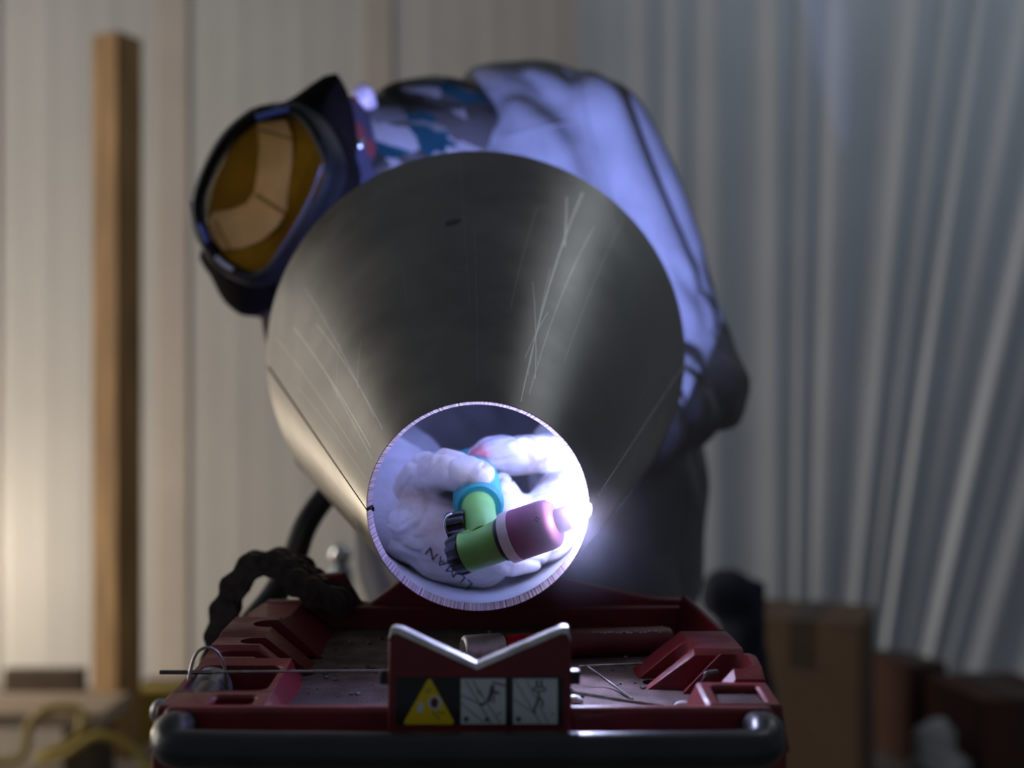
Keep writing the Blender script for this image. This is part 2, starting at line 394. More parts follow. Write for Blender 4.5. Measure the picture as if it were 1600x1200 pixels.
# hanging tarp with folds on the right
bm = bmesh.new(); NX, NZ = 260, 26; x0c, x1c = PX(905, 3.95), PX(2150, 3.95)
grid = []
for side in (0, 1):
    g = []
    for j in range(NZ+1):
        zt = j/NZ; row = []
        for i in range(NX+1):
            u = i/NX; x = x0c+(x1c-x0c)*u
            sl = x - (1-zt)*0.80*max(0, min(1, (u-0.26)/0.50))            # folds lean slightly on the far right
            f = 0.030*math.sin(x*38+1.4*noise.noise(V((x*3, 0, 0)))*4) + 0.045*noise.noise(V((x*6.5, zt*0.5, 3.0))) + 0.018*noise.noise(V((x*15, zt*0.7, 8.0)))
            f *= 0.13+0.33*min(1, u*2.3)
            row.append(bm.verts.new((sl, 3.95+f+side*0.004, 0.02+2.9*zt)))
        g.append(row)
    grid.append(g)
for s, g in enumerate(grid):
    for j in range(NZ):
        for i in range(NX):
            q = (g[j][i], g[j][i+1], g[j+1][i+1], g[j+1][i])
            bm.faces.new(q if s == 0 else tuple(reversed(q)))
co = obj('hanging_tarp', bm, M['curtain'], smooth=True, sharp=3.0)
tag(co, 'large grey-white tarp hanging in vertical folds along the back wall', 'tarp')

# timber post
t = P(183, 637, 3.42)
bm = bmesh.new(); rot = Matrix.Translation((t.x, t.y, 0)) @ Matrix.Rotation(math.radians(63), 4, 'Z')
topz = PZ(58, 3.42); box(bm, (-0.05, -0.05, 0), (0.05, 0.05, topz), rot)
tag(obj('timber_post', bm, M['wood'], bevel=0.006), 'tall square orange-brown timber post standing before the back wall', 'post')

# low plank bench in front of it
bench = empty('plank_bench', (-1.35, 3.2, 0), 'low grey-topped plank bench beside the timber post', 'bench')
bm = bmesh.new(); box(bm, (-1.9, 3.08, 0.165), (PX(165, 3.1), 3.31, 0.205)); obj('plank', bm, M['wood_grey'], bench, bevel=0.004)
for x in (-1.8, PX(120, 3.1)):
    bm = bmesh.new(); box(bm, (x-0.045, 3.12, 0), (x+0.045, 3.28, 0.165)); obj('block', bm, M['wood_dark'], bench, bevel=0.004)
bm = bmesh.new(); box(bm, (PX(8, 3.85), 3.83, 0), (PX(132, 3.85), 3.88, PZ(1045, 3.85)))
tag(obj('dark_board', bm, M['wood_dark'], bevel=0.004), 'dark brown board lying on edge behind the plank bench', 'board')
bm = bmesh.new(); box(bm, (PX(225, 3.9), 3.88, 0), (PX(470, 3.9), 3.93, PZ(1062, 3.9)))
tag(obj('dark_board', bm, M['wood_dark'], bevel=0.004), 'dark brown board lying on edge to the right of the timber post', 'board')
bm = bmesh.new(); box(bm, (PX(215, 3.55), 3.5, 0), (PX(330, 3.55), 3.58, PZ(1072, 3.55)))
tag(obj('yellow_plank', bm, M['hose_yellow'], bevel=0.004), 'short yellow painted plank on edge right of the timber post', 'plank')
# yellow hose in loops
hp = [P(-60, 1190, 3.0), P(30, 1185, 3.0), P(48, 1130, 3.02), P(85, 1105, 3.04), P(125, 1112, 3.04), P(120, 1150, 3.0), P(60, 1185, 2.97), P(100, 1180, 2.95), P(150, 1150, 2.95), P(190, 1158, 2.95), P(215, 1178, 2.95), P(245, 1215, 2.95)]
bm = bmesh.new(); tube(bm, spline(hp, 12), 0.011)
tag(obj('air_hose', bm, M['hose_yellow'], smooth=True), 'yellow air hose lying in loose loops below the plank bench', 'hose')

# cardboard boxes, right background
def carton(name, px0, px1, pyt, Y, depth, rz, m, label, tape=True, h=None):
    cx = PX((px0+px1)/2, Y); wd = (px1-px0)*Y/FPX; top = PZ(pyt, Y)
    r = empty(name, (cx, Y, 0), label, 'box', 'cartons on the floor')
    mt = Matrix.Translation((cx, Y+depth/2, 0)) @ Matrix.Rotation(rz, 4, 'Z')
    bm = bmesh.new(); box(bm, (-wd/2, -depth/2, 0), (wd/2, depth/2, top-0.004), mt); obj('body', bm, m, r, bevel=0.006)
    for s in (-1, 1):
        bm = bmesh.new(); box(bm, (-wd/2, -depth/2 if s < 0 else 0.003, top-0.004), (wd/2, -0.003 if s < 0 else depth/2, top), mt); obj('flap', bm, m, r)
    if tape:
        bm = bmesh.new(); box(bm, (-0.03, -depth/2-0.002, top-0.12), (0.03, depth/2+0.002, top+0.002), mt); obj('tape', bm, M['tape'], r)
    return r
carton('cardboard_box', 1205, 1385, 972, 2.95, 0.32, math.radians(-24), M['card'], 'largest brown cardboard box on the floor right of the red stand')
carton('cardboard_box', 1395, 1470, 1040, 3.35, 0.22, math.radians(18), M['card_red'], 'small red-brown cardboard box between the largest box and the right-hand box')
carton('cardboard_box', 1520, 1680, 1092, 3.05, 0.3, math.radians(8), M['card_red'], 'dark cardboard box at the right edge of the picture')
bm = bmesh.new(); c = P(1462, 1150, 3.1)
ellipsoid(bm, (c.x, c.y, c.z-0.06), (0.062, 0.06, 0.11)); ellipsoid(bm, (c.x+0.02, c.y, 0.06), (0.07, 0.07, 0.06)); capsule(bm, (c.x, c.y, 0.08), 0.05, (c.x+0.01, c.y, c.z), 0.03)
pb = blob('plastic_bag', bm, 0.008, 3, M['bag'], None, lambda p, n: 0.012*fbm(p, 22)); tag(pb, 'pale crumpled plastic bag on the floor between cardboard boxes', 'bag')
# dark jacket draped on a saw-horse behind the welder's leg
bm = bmesh.new(); a = P(1135, 935, 2.2)
ellipsoid(bm, a, (0.055, 0.05, 0.05)); capsule(bm, a+V((0.03, 0, -0.02)), 0.045, V((a.x+0.05, a.y, 0.06)), 0.06); capsule(bm, a, 0.04, P(1175, 925, 2.2), 0.022)
jk = blob('duffel_bag', bm, 0.01, 3, M['navy'], None, lambda p, n: 0.012*fbm(p, 14)); tag(jk, 'slumped dark navy bag standing behind the welder beside the largest box', 'bag')
# a steel stand post seen under the cone's left side
jp = empty('jack_post', (PX(530, 1.75), 1.75, 0), 'blue-grey steel jack post with a bright round top left of the welder', 'jack post')
c = P(533, 862, 1.75)
bm = bmesh.new(); lathe(bm, (c.x, c.y, 0), (0, 0, 1), [(0, 0.11), (0.012, 0.11), (0.03, 0.026), (c.z-0.03, 0.017), (c.z-0.02, 0.012)], 24); obj('post', bm, M['steel_blue'], jp, smooth=True)
bm = bmesh.new(); ellipsoid(bm, c-V((0, 0, 0.004)), (0.016, 0.016, 0.017)); obj('ball_top', bm, M['chrome'], jp, smooth=True)

# ================================================================ the steel cone
TH = math.radians(15.5); LC = 0.3457; R0, R1, TK = 0.0622, 0.1752, 0.0044
C0 = P(747, 795, 0.66); CF = P(744, 569, 0.66+LC*math.cos(TH))
AX = (CF-C0).normalized(); LC = (CF-C0).length
CU = V((1, 0, 0)); CU = (CU-AX*CU.dot(AX)).normalized(); CV = AX.cross(CU)*-1
if CV.z < 0: CV = -CV
def cone_pt(phi, s, r): return C0 + AX*s + (CU*math.cos(phi)+CV*math.sin(phi))*r
def rad(s): return R0+(R1-R0)*s/LC
M['cone'] = cone_mat()
def rim_mat():
    m, nt, b = nodes('ground_rim_edge'); N = nt.nodes.new; L = nt.links.new
    uv = N('ShaderNodeUVMap'); uv.uv_map = 'UVMap'
    mp = N('ShaderNodeMapping'); mp.inputs['Scale'].default_value = (330, 4, 1); L(uv.outputs[0], mp.inputs[0])
    n = N('ShaderNodeTexNoise'); n.inputs['Scale'].default_value = 1; n.inputs['Detail'].default_value = 3; L(mp.outputs[0], n.inputs['Vector'])
    r = N('ShaderNodeValToRGB'); r.color_ramp.elements[0].position = 0.38; r.color_ramp.elements[1].position = 0.62
    r.color_ramp.elements[0].color = (0.20, 0.13, 0.16, 1); r.color_ramp.elements[1].color = (0.70, 0.60, 0.68, 1)
    L(n.outputs['Fac'], r.inputs[0]); L(r.outputs[0], b.inputs['Base Color'])
    b.inputs['Roughness'].default_value = 0.5; b.inputs['Metallic'].default_value = 0.45
    bp = N('ShaderNodeBump'); bp.inputs['Strength'].default_value = 0.5; bp.inputs['Distance'].default_value = 0.0006
    L(n.outputs['Fac'], bp.inputs['Height']); L(bp.outputs[0], b.inputs['Normal'])
    return m
M['rim'] = rim_mat()
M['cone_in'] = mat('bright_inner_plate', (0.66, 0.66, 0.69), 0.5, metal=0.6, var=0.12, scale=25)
M['bead'] = mat('weld_bead', (0.42, 0.42, 0.42), 0.45, metal=0.6, var=0.3, scale=200)
M['groove'] = mat('bevelled_edge_steel', (0.05, 0.065, 0.075), 0.35, metal=0.8, var=0.3, scale=100)
cone = empty('steel_cone', C0-V((0, 0, R0)), 'rolled dark steel cone with its narrow open end facing the camera', 'cone')
def half_shell(name, a0, a1):
    bm = bmesh.new(); uvl = bm.loops.layers.uv.new('UVMap'); seg = 110
    ss = [LC*k/12 for k in range(13)]
    prof = [(s, rad(s)) for s in ss] + [(s, rad(s)-TK) for s in reversed(ss)]
    prof[-1] = (0.0042, rad(0.0042)-TK)
    prof.append((0.0, R0-0.0004))
    n = len(prof)
    rings = []
    for i in range(seg+1):
        a = a0+(a1-a0)*i/seg; rings.append([bm.verts.new(cone_pt(a, s, r)) for s, r in prof])
    for i in range(seg):
        for k in range(n):
            k2 = (k+1) % n
            f = bm.faces.new((rings[i][k], rings[i+1][k], rings[i+1][k2], rings[i][k2]))
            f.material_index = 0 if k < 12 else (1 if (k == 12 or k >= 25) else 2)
            for lp, (ii, kk) in zip(f.loops, ((i, k), (i+1, k), (i+1, k2), (i, k2))):
                lp[uvl].uv = ((a0+(a1-a0)*ii/seg)/(2*math.pi), prof[kk][0]/LC + (0.01 if kk == n-1 else 0))
    for e in (0, -1):
        f = bm.faces.new(rings[e]); f.material_index = 3
    bmesh.ops.recalc_face_normals(bm, faces=bm.faces)
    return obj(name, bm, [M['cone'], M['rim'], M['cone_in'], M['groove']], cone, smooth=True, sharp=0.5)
SG = math.radians(0.55)
half_shell('upper_shell', SG*0.4, math.pi-SG)
half_shell('lower_shell', math.pi+SG, 2*math.pi-SG*0.4)
up_ = [o for o in cone.children if o.name.startswith('upper_shell')][0]; bpy.context.view_layer.update()
ub = BVHTree.FromObject(up_, bpy.context.evaluated_depsgraph_get()); ui = up_.matrix_world.inverted()
h = ub.ray_cast(ui @ V((0, 0, CAMZ)), (ui.to_3x3() @ (P(707, 347, 1)-V((0, 0, CAMZ)))).normalized())
if h[0] is not None:
    q = up_.matrix_world @ h[0]; nn = h[1].normalized(); tx = AX.cross(nn).normalized(); ty = nn.cross(tx)
    bm = bmesh.new(); prism(bm, [q+tx*0.0062*math.cos(k*math.pi/6)*(1+0.25*math.sin(k*5))+ty*0.0045*math.sin(k*math.pi/6+0.3) for k in range(12)], nn*0.0003); obj('scale_mark', bm, M['label_dark'], cone)
# root face left in the open groove on the left, finished bead on the right
for nm, a, hw, rr, m_ in (('root_strip', math.pi, SG*1.4, -TK*0.62, M['groove']), ('weld_bead', 0.0, SG*0.9, 0.0006, M['bead'])):
    bm = bmesh.new(); rows = []
    for k in range(61):
        s = LC*k/60; wob = 1+0.12*math.sin(k*2.1)
        rows.append([bm.verts.new(cone_pt(a-hw*wob*R0/rad(s)*1.6, s, rad(s)-TK)), bm.verts.new(cone_pt(a-hw*wob*R0/rad(s)*1.6, s, rad(s)+rr-0.0006)), bm.verts.new(cone_pt(a, s, rad(s)+rr)), bm.verts.new(cone_pt(a+hw*wob*R0/rad(s)*1.6, s, rad(s)+rr-0.0006)), bm.verts.new(cone_pt(a+hw*wob*R0/rad(s)*1.6, s, rad(s)-TK))])
    for p, q in zip(rows, rows[1:]):
        for k in range(5): bm.faces.new((p[k], p[(k+1) % 5], q[(k+1) % 5], q[k]))
    bm.faces.new(rows[0]); bm.faces.new(rows[-1]); bmesh.ops.recalc_face_normals(bm, faces=bm.faces)
    obj(nm, bm, m_, cone, smooth=True)

# ================================================================ red pipe stand
XL, XR, YF, YB = -0.1545, 0.1385, 0.548, 0.815
XM = -0.0075
ZT, ZF, ZU = CAMZ-0.139, CAMZ-0.1515, CAMZ-0.162
stand = empty('pipe_stand', (XM, 0.69, 0), 'red cast pipe stand with a shallow tray, V rests and black handle bar', 'pipe stand')
def stadium(bm, x0, x1, y0, y1, z0, z1, n=8):
    r = (y1-y0)/2; yc = (y0+y1)/2; pts = []
    for k in range(n+1):
        a = -math.pi/2+math.pi*k/n; pts.append(V((x1-r+r*math.cos(a), yc+r*math.sin(a), z0)))
    for k in range(n+1):
        a = math.pi/2+math.pi*k/n; pts.append(V((x0+r+r*math.cos(a), yc+r*math.sin(a), z0)))
    prism(bm, pts, (0, 0, z1-z0))
# base pan: floor + rim, side ledges that step down to the floor, pockets and slots cut right through
bm = bmesh.new(); box(bm, (XL+0.012, YF, ZU), (XR-0.012, YB, ZF))
cut = []
for (x0, x1, y0, y1) in ((-0.128, -0.098, 0.668, 0.680), (-0.132, -0.099, 0.712, 0.722), (0.086, 0.118, 0.645, 0.660)):
    cb = bmesh.new(); stadium(cb, x0, x1, y0, y1, ZU-0.02, ZT+0.02); cut.append(cb)
me = boolean(bm, cut); link('tray_floor', me, M['tray_floor'], stand, False)
# front apron, leaning in at the corners
bm = bmesh.new()
ap = [(XL-0.001, ZT-0.030), (XL-0.001, ZT-0.016), (XL+0.006, ZT), (XR-0.006, ZT), (XR+0.001, ZT-0.016), (XR+0.001, ZT-0.030), (XR-0.006, ZT-0.040), (XL+0.006, ZT-0.040)]
prism(bm, [V((x, YF, z)) for x, z in ap], (0, 0.007, 0)); obj('front_apron', bm, M['red'], stand, bevel=0.0022)
# left ledge
def ledge(name, outline_yz, xo, xi, cuts, m_=None, slope=0.012):
    "side ledge: (y, z) top outline swept from the outer to the inner side, inner side sloping to the floor"
    bm = bmesh.new(); n = len(outline_yz); sgn = 1 if xi > xo else -1
    a = [bm.verts.new((xo, y, z)) for y, z in outline_yz]; b = [bm.verts.new((xi-sgn*0.012*0, y, z)) for y, z in outline_yz]
    a2 = [bm.verts.new((xo-sgn*0.004, y, ZU)) for y, z in outline_yz]; b2 = [bm.verts.new((xi+sgn*slope, y, ZU)) for y, z in outline_yz]
    for i in range(n-1):
        bm.faces.new((a[i], a[i+1], b[i+1], b[i])); bm.faces.new((a[i], a2[i], a2[i+1], a[i+1])); bm.faces.new((b[i], b[i+1], b2[i+1], b2[i])); bm.faces.new((a2[i], b2[i], b2[i+1], a2[i+1]))
    bm.faces.new((a[0], b[0], b2[0], a2[0])); bm.faces.new((a[-1], a2[-1], b2[-1], b[-1]))
    bmesh.ops.recalc_face_normals(bm, faces=bm.faces)
    me = boolean(bm, cuts); o = link(name, me, m_ or M['red'], stand, False)
    md = o.modifiers.new('bevel', 'BEVEL'); md.width = 0.0016; md.segments = 2; md.limit_method = 'ANGLE'; md.angle_limit = 0.5
    me.polygons.foreach_set('use_smooth', [True]*len(me.polygons)); me.set_sharp_from_angle(angle=0.7)
    return o
def pocket(x0, x1, y0, y1, z0, rd=0.005):
    cb = bmesh.new(); box(cb, (x0, y0, z0), (x1, y1, ZT+0.05)); bmesh.ops.bevel(cb, geom=[e for e in cb.edges if abs(e.verts[0].co.z-e.verts[1].co.z) > 0.005], offset=rd, segments=4, profile=0.5, affect='EDGES'); return cb
def slot(x0, x1, y0, y1, z0):
    cb = bmesh.new(); stadium(cb, x0, x1, y0, y1, z0, ZT+0.05); return cb
ledge('left_pad', [(YF+0.006, ZT-0.0005), (0.580, ZT), (0.584, ZT-0.003)], XL, -0.104, [pocket(-0.131, -0.111, 0.557, 0.573, ZT-0.009, 0.003)])
# well wall, then finger ridges running down to the floor with slots between them
ledge('left_well', [(0.584, ZT-0.001), (0.634, ZT+0.001), (0.644, ZT+0.003)], XL, -0.106, [pocket(-0.1515, -0.109, 0.586, 0.634, ZU-0.03, 0.006)], slope=0.010)
ledge('left_fingers', [(0.644, ZT+0.0025), (0.660, ZT+0.0035), (0.664, ZT+0.006), (0.684, ZT+0.0065), (0.690, ZT+0.0085), (0.730, ZT+0.0100), (0.742, ZT+0.0065), (YB, ZT+0.004)], XL, -0.127, [slot(-0.1475, -0.094, 0.648, 0.660, ZU+0.003), slot(-0.140, -0.094, 0.667, 0.682, ZU+0.001), slot(-0.140, -0.095, 0.702, 0.722, ZU+0.001)], slope=0.038)
ledge('right_pad', [(YF+0.006, ZT), (0.582, ZT+0.003), (0.588, ZT+0.003)], XR, 0.104, [pocket(0.110, 0.132, 0.558, 0.580, ZT-0.003, 0.0015)])
ledge('right_arch', [(0.588, ZT+0.004), (0.596, ZT+0.009), (0.608, ZT+0.0115), (0.622, ZT+0.010), (0.636, ZT+0.006)], XR, 0.124, [pocket(0.100, 0.1345, 0.5945, 0.626, ZU+0.004, 0.006)], slope=0.030)
ledge('right_fingers', [(0.636, ZT+0.006), (0.640, ZT+0.009), (0.665, ZT+0.010), (0.684, ZT+0.010), (0.690, ZT+0.006)], XR, 0.112, [slot(0.068, 0.1145, 0.641, 0.662, ZU+0.002)], slope=0.040)
ledge('right_side', [(0.690, ZT+0.010), (YB, ZT+0.010)], XR, 0.134, [], slope=0.006)
bm = bmesh.new(); box(bm, (0.1105, 0.5585, ZT-0.0032), (0.1315, 0.5795, ZT-0.0008)); obj('gritty_pad', bm, M['tray_floor'], stand)
# rear wall with the rear V rest and chain lug
zb = CAMZ-0.1338
rv = [(XL, ZU), (XL, ZT+0.004), (-0.130, ZT+0.004), (-0.118, ZT+0.022), (-0.100, ZT+0.024), (-0.088, ZT+0.003), (-0.082, ZT+0.002), (-0.052, ZT+0.0252), (XM, zb+0.0005), (0.037, ZT+0.0252), (0.060, ZT+0.018), (0.115, ZT+0.007), (XR, ZT+0.006), (XR, ZU)]
bm = bmesh.new(); prism(bm, [V((x, 0.822, z)) for x, z in rv], (0, 0.014, 0)); obj('rear_rest', bm, M['red'], stand, bevel=0.0018)
bm = bmesh.new(); box(bm, (XL, YB, ZU), (XR, 0.823, ZT+0.002)); obj('rear_wall', bm, M['red'], stand, bevel=0.0015)
# front V plate with worn bare top edge
YV = 0.541
def vx(px): return PX(px, YV)
def vz(py): return PZ(py, YV)
vp = [(vx(605), vz(1150)), (vx(607), vz(1000)), (vx(612), vz(984)), (vx(745), vz(1046)), (vx(886), vz(984)), (vx(892), vz(1000)), (vx(894), vz(1150))]
bm = bmesh.new(); prism(bm, [V((x, YV, z)) for x, z in vp], (0, 0.0075, 0)); obj('front_v_rest', bm, M['red'], stand, bevel=0.0012)
bm = bmesh.new()
st = [(608, 995), (611, 982), (618, 980), (630, 983), (745, 1037), (868, 984), (880, 979), (888, 980), (891, 995)]
lo = [(607, 1003), (612, 991), (620, 990), (745, 1047), (878, 990), (886, 991), (892, 1003)]
prism(bm, [V((vx(a), YV-0.0006, vz(b))) for a, b in st] + [V((vx(a), YV-0.0006, vz(b))) for a, b in reversed(lo)], (0, 0.0087, 0))
obj('worn_v_edge', bm, M['worn'], stand, bevel=0.0007)
for s, px in ((-1, 602), (1, 898)):
    bm = bmesh.new(); box(bm, (vx(px)-0.0028, YV+0.002, vz(1072)), (vx(px)+0.0028, YV+0.0075, vz(1050))); obj('side_clip', bm, M['black'], stand, bevel=0.0008)
# label panel
lab = None
def lp(px, py, d): return V((vx(px), YV-d, vz(py)))
bm = bmesh.new(); prism(bm, [lp(619, 1058, 0), lp(880, 1058, 0), lp(880, 1133, 0), lp(619, 1133, 0)], (0, -0.0004, 0)); lab = obj('warning_label', bm, M['label_dark'], stand)
lab['label'] = 'dark label with a yellow warning triangle and two pale pictograms'
def flat(name, pts, m_, d=0.0004, parent=lab, th=0.00025):
    bm = bmesh.new(); prism(bm, [lp(x, y, d) for x, y in pts], (0, -th, 0)); return obj(name, bm, m_, parent)
def disc(name, cx, cy, r, m_, d, ry=None, n=20): return flat(name, [(cx+r*math.cos(2*math.pi*k/n), cy+(ry or r)*math.sin(2*math.pi*k/n)) for k in range(n)], m_, d)
def stroke(name, pts, wpx, m_, d):
    bm = bmesh.new()
    for (a, b) in zip(pts, pts[1:]):
        dx, dy = b[0]-a[0], b[1]-a[1]; l = math.hypot(dx, dy) or 1; nx, ny = -dy/l*wpx/2, dx/l*wpx/2
        prism(bm, [lp(a[0]+nx, a[1]+ny, d), lp(b[0]+nx, b[1]+ny, d), lp(b[0]-nx, b[1]-ny, d), lp(a[0]-nx, a[1]-ny, d)], (0, -0.0001, 0))
    return obj(name, bm, m_, lab)
tri = [(632, 1126), (631, 1129), (634, 1131.5), (706, 1131.5), (709.5, 1129), (709, 1126), (674, 1062), (671, 1060), (668, 1062)]
flat('warning_triangle', tri, M['yellow_label'])
disc('white_disc', 679.5, 1097, 11, M['white_label'], 0.0007); disc('dark_figure', 679, 1097, 6, M['print_red'], 0.001, 8.0)
flat('pale_patch', [(652, 1105), (655, 1098), (662, 1096), (661, 1102), (662, 1108), (657, 1114), (652, 1111)], M['white_label'], 0.0007)
stroke('triangle_marks', [(675, 1111), (681, 1117), (687, 1124)], 1.6, M['print_grey'], 0.0007)
stroke('triangle_marks', [(683, 1112), (696, 1114)], 1.4, M['print_grey'], 0.0007)
stroke('triangle_marks', [(664, 1075), (669, 1082), (674, 1073)], 1.0, M['print_grey'], 0.0007)
for (xa, xb) in ((720, 790), (801.5, 871)):
    flat('pictogram', [(xa, 1060), (xb, 1060), (xb, 1131), (xa, 1131)], M['white_label'])
    disc('number_disc', xa+8.5, 1123, 4, M['print_grey'], 0.0007)
G = M['print_grey']
for pts, wd in (([(727, 1062), (768, 1130)], 1.2), ([(738, 1062), (782, 1130)], 1.2), ([(721, 1086), (752, 1100)], 1.4), ([(721, 1098), (756, 1128)], 1.0), ([(745, 1078), (752, 1086)], 1.6), ([(749, 1101), (759, 1098)], 4.0), ([(763, 1096), (768, 1080), (770, 1070)], 6.0), ([(768, 1079), (780, 1083)], 4.0), ([(772, 1084), (771, 1098)], 2.0), ([(777, 1118), (783, 1112)], 1.2)):
    stroke('pictogram_line', pts, wd, G, 0.0007)
stroke('pictogram_line', [(769, 1065), (780, 1068), (789, 1071)], 2.4, M['print_red'], 0.0007)
flat('pictogram_line', [(757, 1121), (765, 1121), (764, 1127), (759, 1127)], G, 0.0007)
for pts, wd in (([(804, 1062), (845, 1130)], 1.0), ([(822, 1062), (838, 1092), (857, 1130)], 1.0), ([(802, 1092), (838, 1116)], 1.0), ([(839, 1062), (839, 1072)], 3.0), ([(846, 1062), (846, 1072)], 3.0), ([(832, 1076), (836, 1079), (843, 1080), (850, 1079), (853, 1076), (849, 1073), (838, 1073), (832, 1076)], 2.2), ([(841, 1082), (842, 1090), (836, 1104), (834, 1114)], 3.4), ([(843, 1090), (848, 1096), (847, 1104)], 3.0), ([(863, 1112), (864, 1118)], 1.4)):
    stroke('pictogram_line', pts, wd, G, 0.0007)
# handle bar
hy = 0.520; zh = PZ(1172, hy)
hpts = [V((XL+0.014, 0.60, PZ(1133, 0.55)+0.001)), V((XL+0.014, 0.555, PZ(1140, 0.55))), V((XL+0.0125, 0.535, zh+0.004)), V((XL+0.0165, 0.523, zh+0.0005)), V((XL+0.030, hy, zh)), V((XL+0.07, hy, zh-0.0005)), V((XM, hy, zh-0.001)), V((XR-0.07, hy, zh-0.0005)), V((XR-0.030, hy, zh)), V((XR-0.0165, 0.523, zh+0.0005)), V((XR-0.0125, 0.535, zh+0.004)), V((XR-0.014, 0.555, PZ(1140, 0.55))), V((XR-0.014, 0.60, PZ(1133, 0.55)+0.001))]
bm = bmesh.new(); tube(bm, spline(hpts, 10), 0.0086, 22); obj('handle_bar', bm, M['black_tube'], stand, smooth=True)
# grey tube end lying in the left pocket
bm = bmesh.new(); a = P(292, 1120, 0.590); b = P(334, 1071, 0.626)
lathe(bm, a, (b-a), [(0, 0.0105), ((b-a).length, 0.0105), ((b-a).length+0.002, 0.0095)], 28); obj('grey_tube', bm, M['grey_tube'], stand, smooth=True)
bm = bmesh.new(); ellipsoid(bm, P(250, 1112, 0.562), (0.0045, 0.007, 0.006)); obj('rivet_cap', bm, M['grey_tube'], stand, smooth=True)
# underframe: hub and three splayed legs with feet
bm = bmesh.new(); lathe(bm, (XM, 0.69, ZU-0.09), (0, 0, 1), [(0, 0.035), (0.01, 0.045), (0.09, 0.06)], 24); obj('hub', bm, M['red'], stand, smooth=True)
for a in (-90, 30, 150):
    d = V((math.cos(math.radians(a)), math.sin(math.radians(a)), 0)); top = V((XM, 0.69, ZU-0.06))+d*0.03; bot = V((XM, 0.69, 0.02))+d*0.40
    if a == -90: bot = V((XM, 0.42, 0.02))
    bm = bmesh.new(); tube(bm, [top, bot], 0.016, 16); lg = obj('leg', bm, M['black_tube'], stand, smooth=True)
    bm = bmesh.new(); lathe(bm, bot-V((0, 0, 0.02)), (0, 0, 1), [(0, 0.024), (0.02, 0.022), (0.035, 0.018)], 20); obj('foot', bm, M['rubber'], lg, smooth=True)

# ---------------------------------------------------------------- things lying in the tray
def rodthing(name, pts, r, m_, label, cat, n=8):
    bm = bmesh.new(); tube(bm, spline(pts, n), r, 10); o = obj(name, bm, m_, smooth=True); return tag(o, label, cat)
fr = empty('welding_rod', P(250, 1050, 0.595), 'thin steel welding rod lying across the left side of the red tray', 'rod')
bm = bmesh.new(); tube(bm, [P(300, 1050.5, 0.613), P(480, 1049, 0.611), P(606, 1048, 0.610)], 0.0008, 10); obj('shaft', bm, M['wire'], fr, smooth=True)
bm = bmesh.new(); tube(bm, [P(250, 1050.5, 0.614), P(331, 1050.5, 0.613)], 0.00115, 10); obj('coated_end', bm, M['rod_dark'], fr, smooth=True)
rodthing('wire_loop', [P(292, 1083, 0.604), P(297, 1050, 0.606), P(306, 1022, 0.608), P(322, 1012, 0.61), P(338, 1018, 0.612), P(350, 1040, 0.614), P(355, 1082, 0.616)], 0.00085, M['wire'], 'arched steel wire loop over the grey tube at the tray\'s left', 'wire loop')
rodthing('wire_loop', [P(1078, 1028, 0.71), P(1090, 1004, 0.708), P(1106, 989, 0.706), P(1122, 993, 0.705), P(1134, 1012, 0.704), P(1141, 1050, 0.703)], 0.00075, M['wire'], 'arched steel wire loop at the tray\'s rear right corner', 'wire loop')
rodthing('filler_wire', [P(860, 1075, 0.567), P(900, 1082, 0.578), P(960, 1092, 0.588), P(1036, 1103, 0.597)], 0.0010, M['wire'], 'bright filler wire slanting down the tray\'s right front', 'wire')
rodthing('filler_wire', [P(905, 1041, 0.68), P(970, 1038, 0.682), P(1038, 1035.5, 0.684)], 0.0007, M['wire'], 'thin straight filler wire lying level below the red hose', 'wire')
rodthing('filler_wire', [P(918, 1042, 0.645), P(955, 1068, 0.638), P(988, 1092, 0.611)], 0.0007, M['rod_dark'], 'dull filler wire slanting across behind the bright one', 'wire')
tie = empty('bent_wire', P(1088, 1103, 0.585), 'short black wire with a bent hook end at the tray\'s right', 'wire')
bm = bmesh.new(); tube(bm, spline([P(1083, 1103, 0.597), P(1094, 1078, 0.598), P(1099, 1062, 0.599), P(1106, 1053, 0.600)], 6), 0.0009, 10); obj('shaft', bm, M['black'], tie, smooth=True)
bm = bmesh.new(); capsule(bm, P(1104, 1053, 0.598), 0.0016, P(1119, 1050, 0.6), 0.0014, 12); obj('hook_end', bm, M['rod_dark'], tie, smooth=True)
# red hose with steel ferrule
hz = empty('red_hose', P(760, 1020, 0.62), 'short red rubber hose with steel ferrule behind the front V', 'hose')
ha, hb_, hc = P(723, 1015, 0.700), P(800, 1010, 0.709), P(1046, 1001, 0.730)
hd = (hb_-ha).normalized()
bm = bmesh.new(); lathe(bm, ha, hd, [(0, 0.0060), (0.0006, 0.0076), (0.0016, 0.0083), (0.0235, 0.0083), (0.025, 0.0072)], 32); obj('ferrule', bm, mat('brushed_ferrule', (0.62, 0.60, 0.64), 0.5, metal=0.5, var=0.15, scale=200), hz, smooth=True)
bm = bmesh.new(); lathe(bm, ha-hd*0.0004, hd, [(0, 0.0059), (0.0008, 0.0056)], 24); obj('bore', bm, M['rod_dark'], hz, smooth=True)
M['red_bright'] = mat('bright_red_sleeve', (0.5, 0.012, 0.03), 0.4, var=0.1)
bm = bmesh.new(); lathe(bm, ha+hd*0.026, hd, [(0, 0.0060), (0.002, 0.0068), (0.03, 0.0072)], 28); obj('red_sleeve', bm, M['red_bright'], hz, smooth=True)
p0 = ha+hd*0.05; hose_dir = (hc-p0)
bm = bmesh.new(); lathe(bm, p0, hose_dir, [(0, 0.0076), (0.02, 0.0088), (hose_dir.length-0.004, 0.0090), (hose_dir.length, 0.0080)], 32); ho = obj('hose', bm, M['red_dark'], hz, smooth=True)
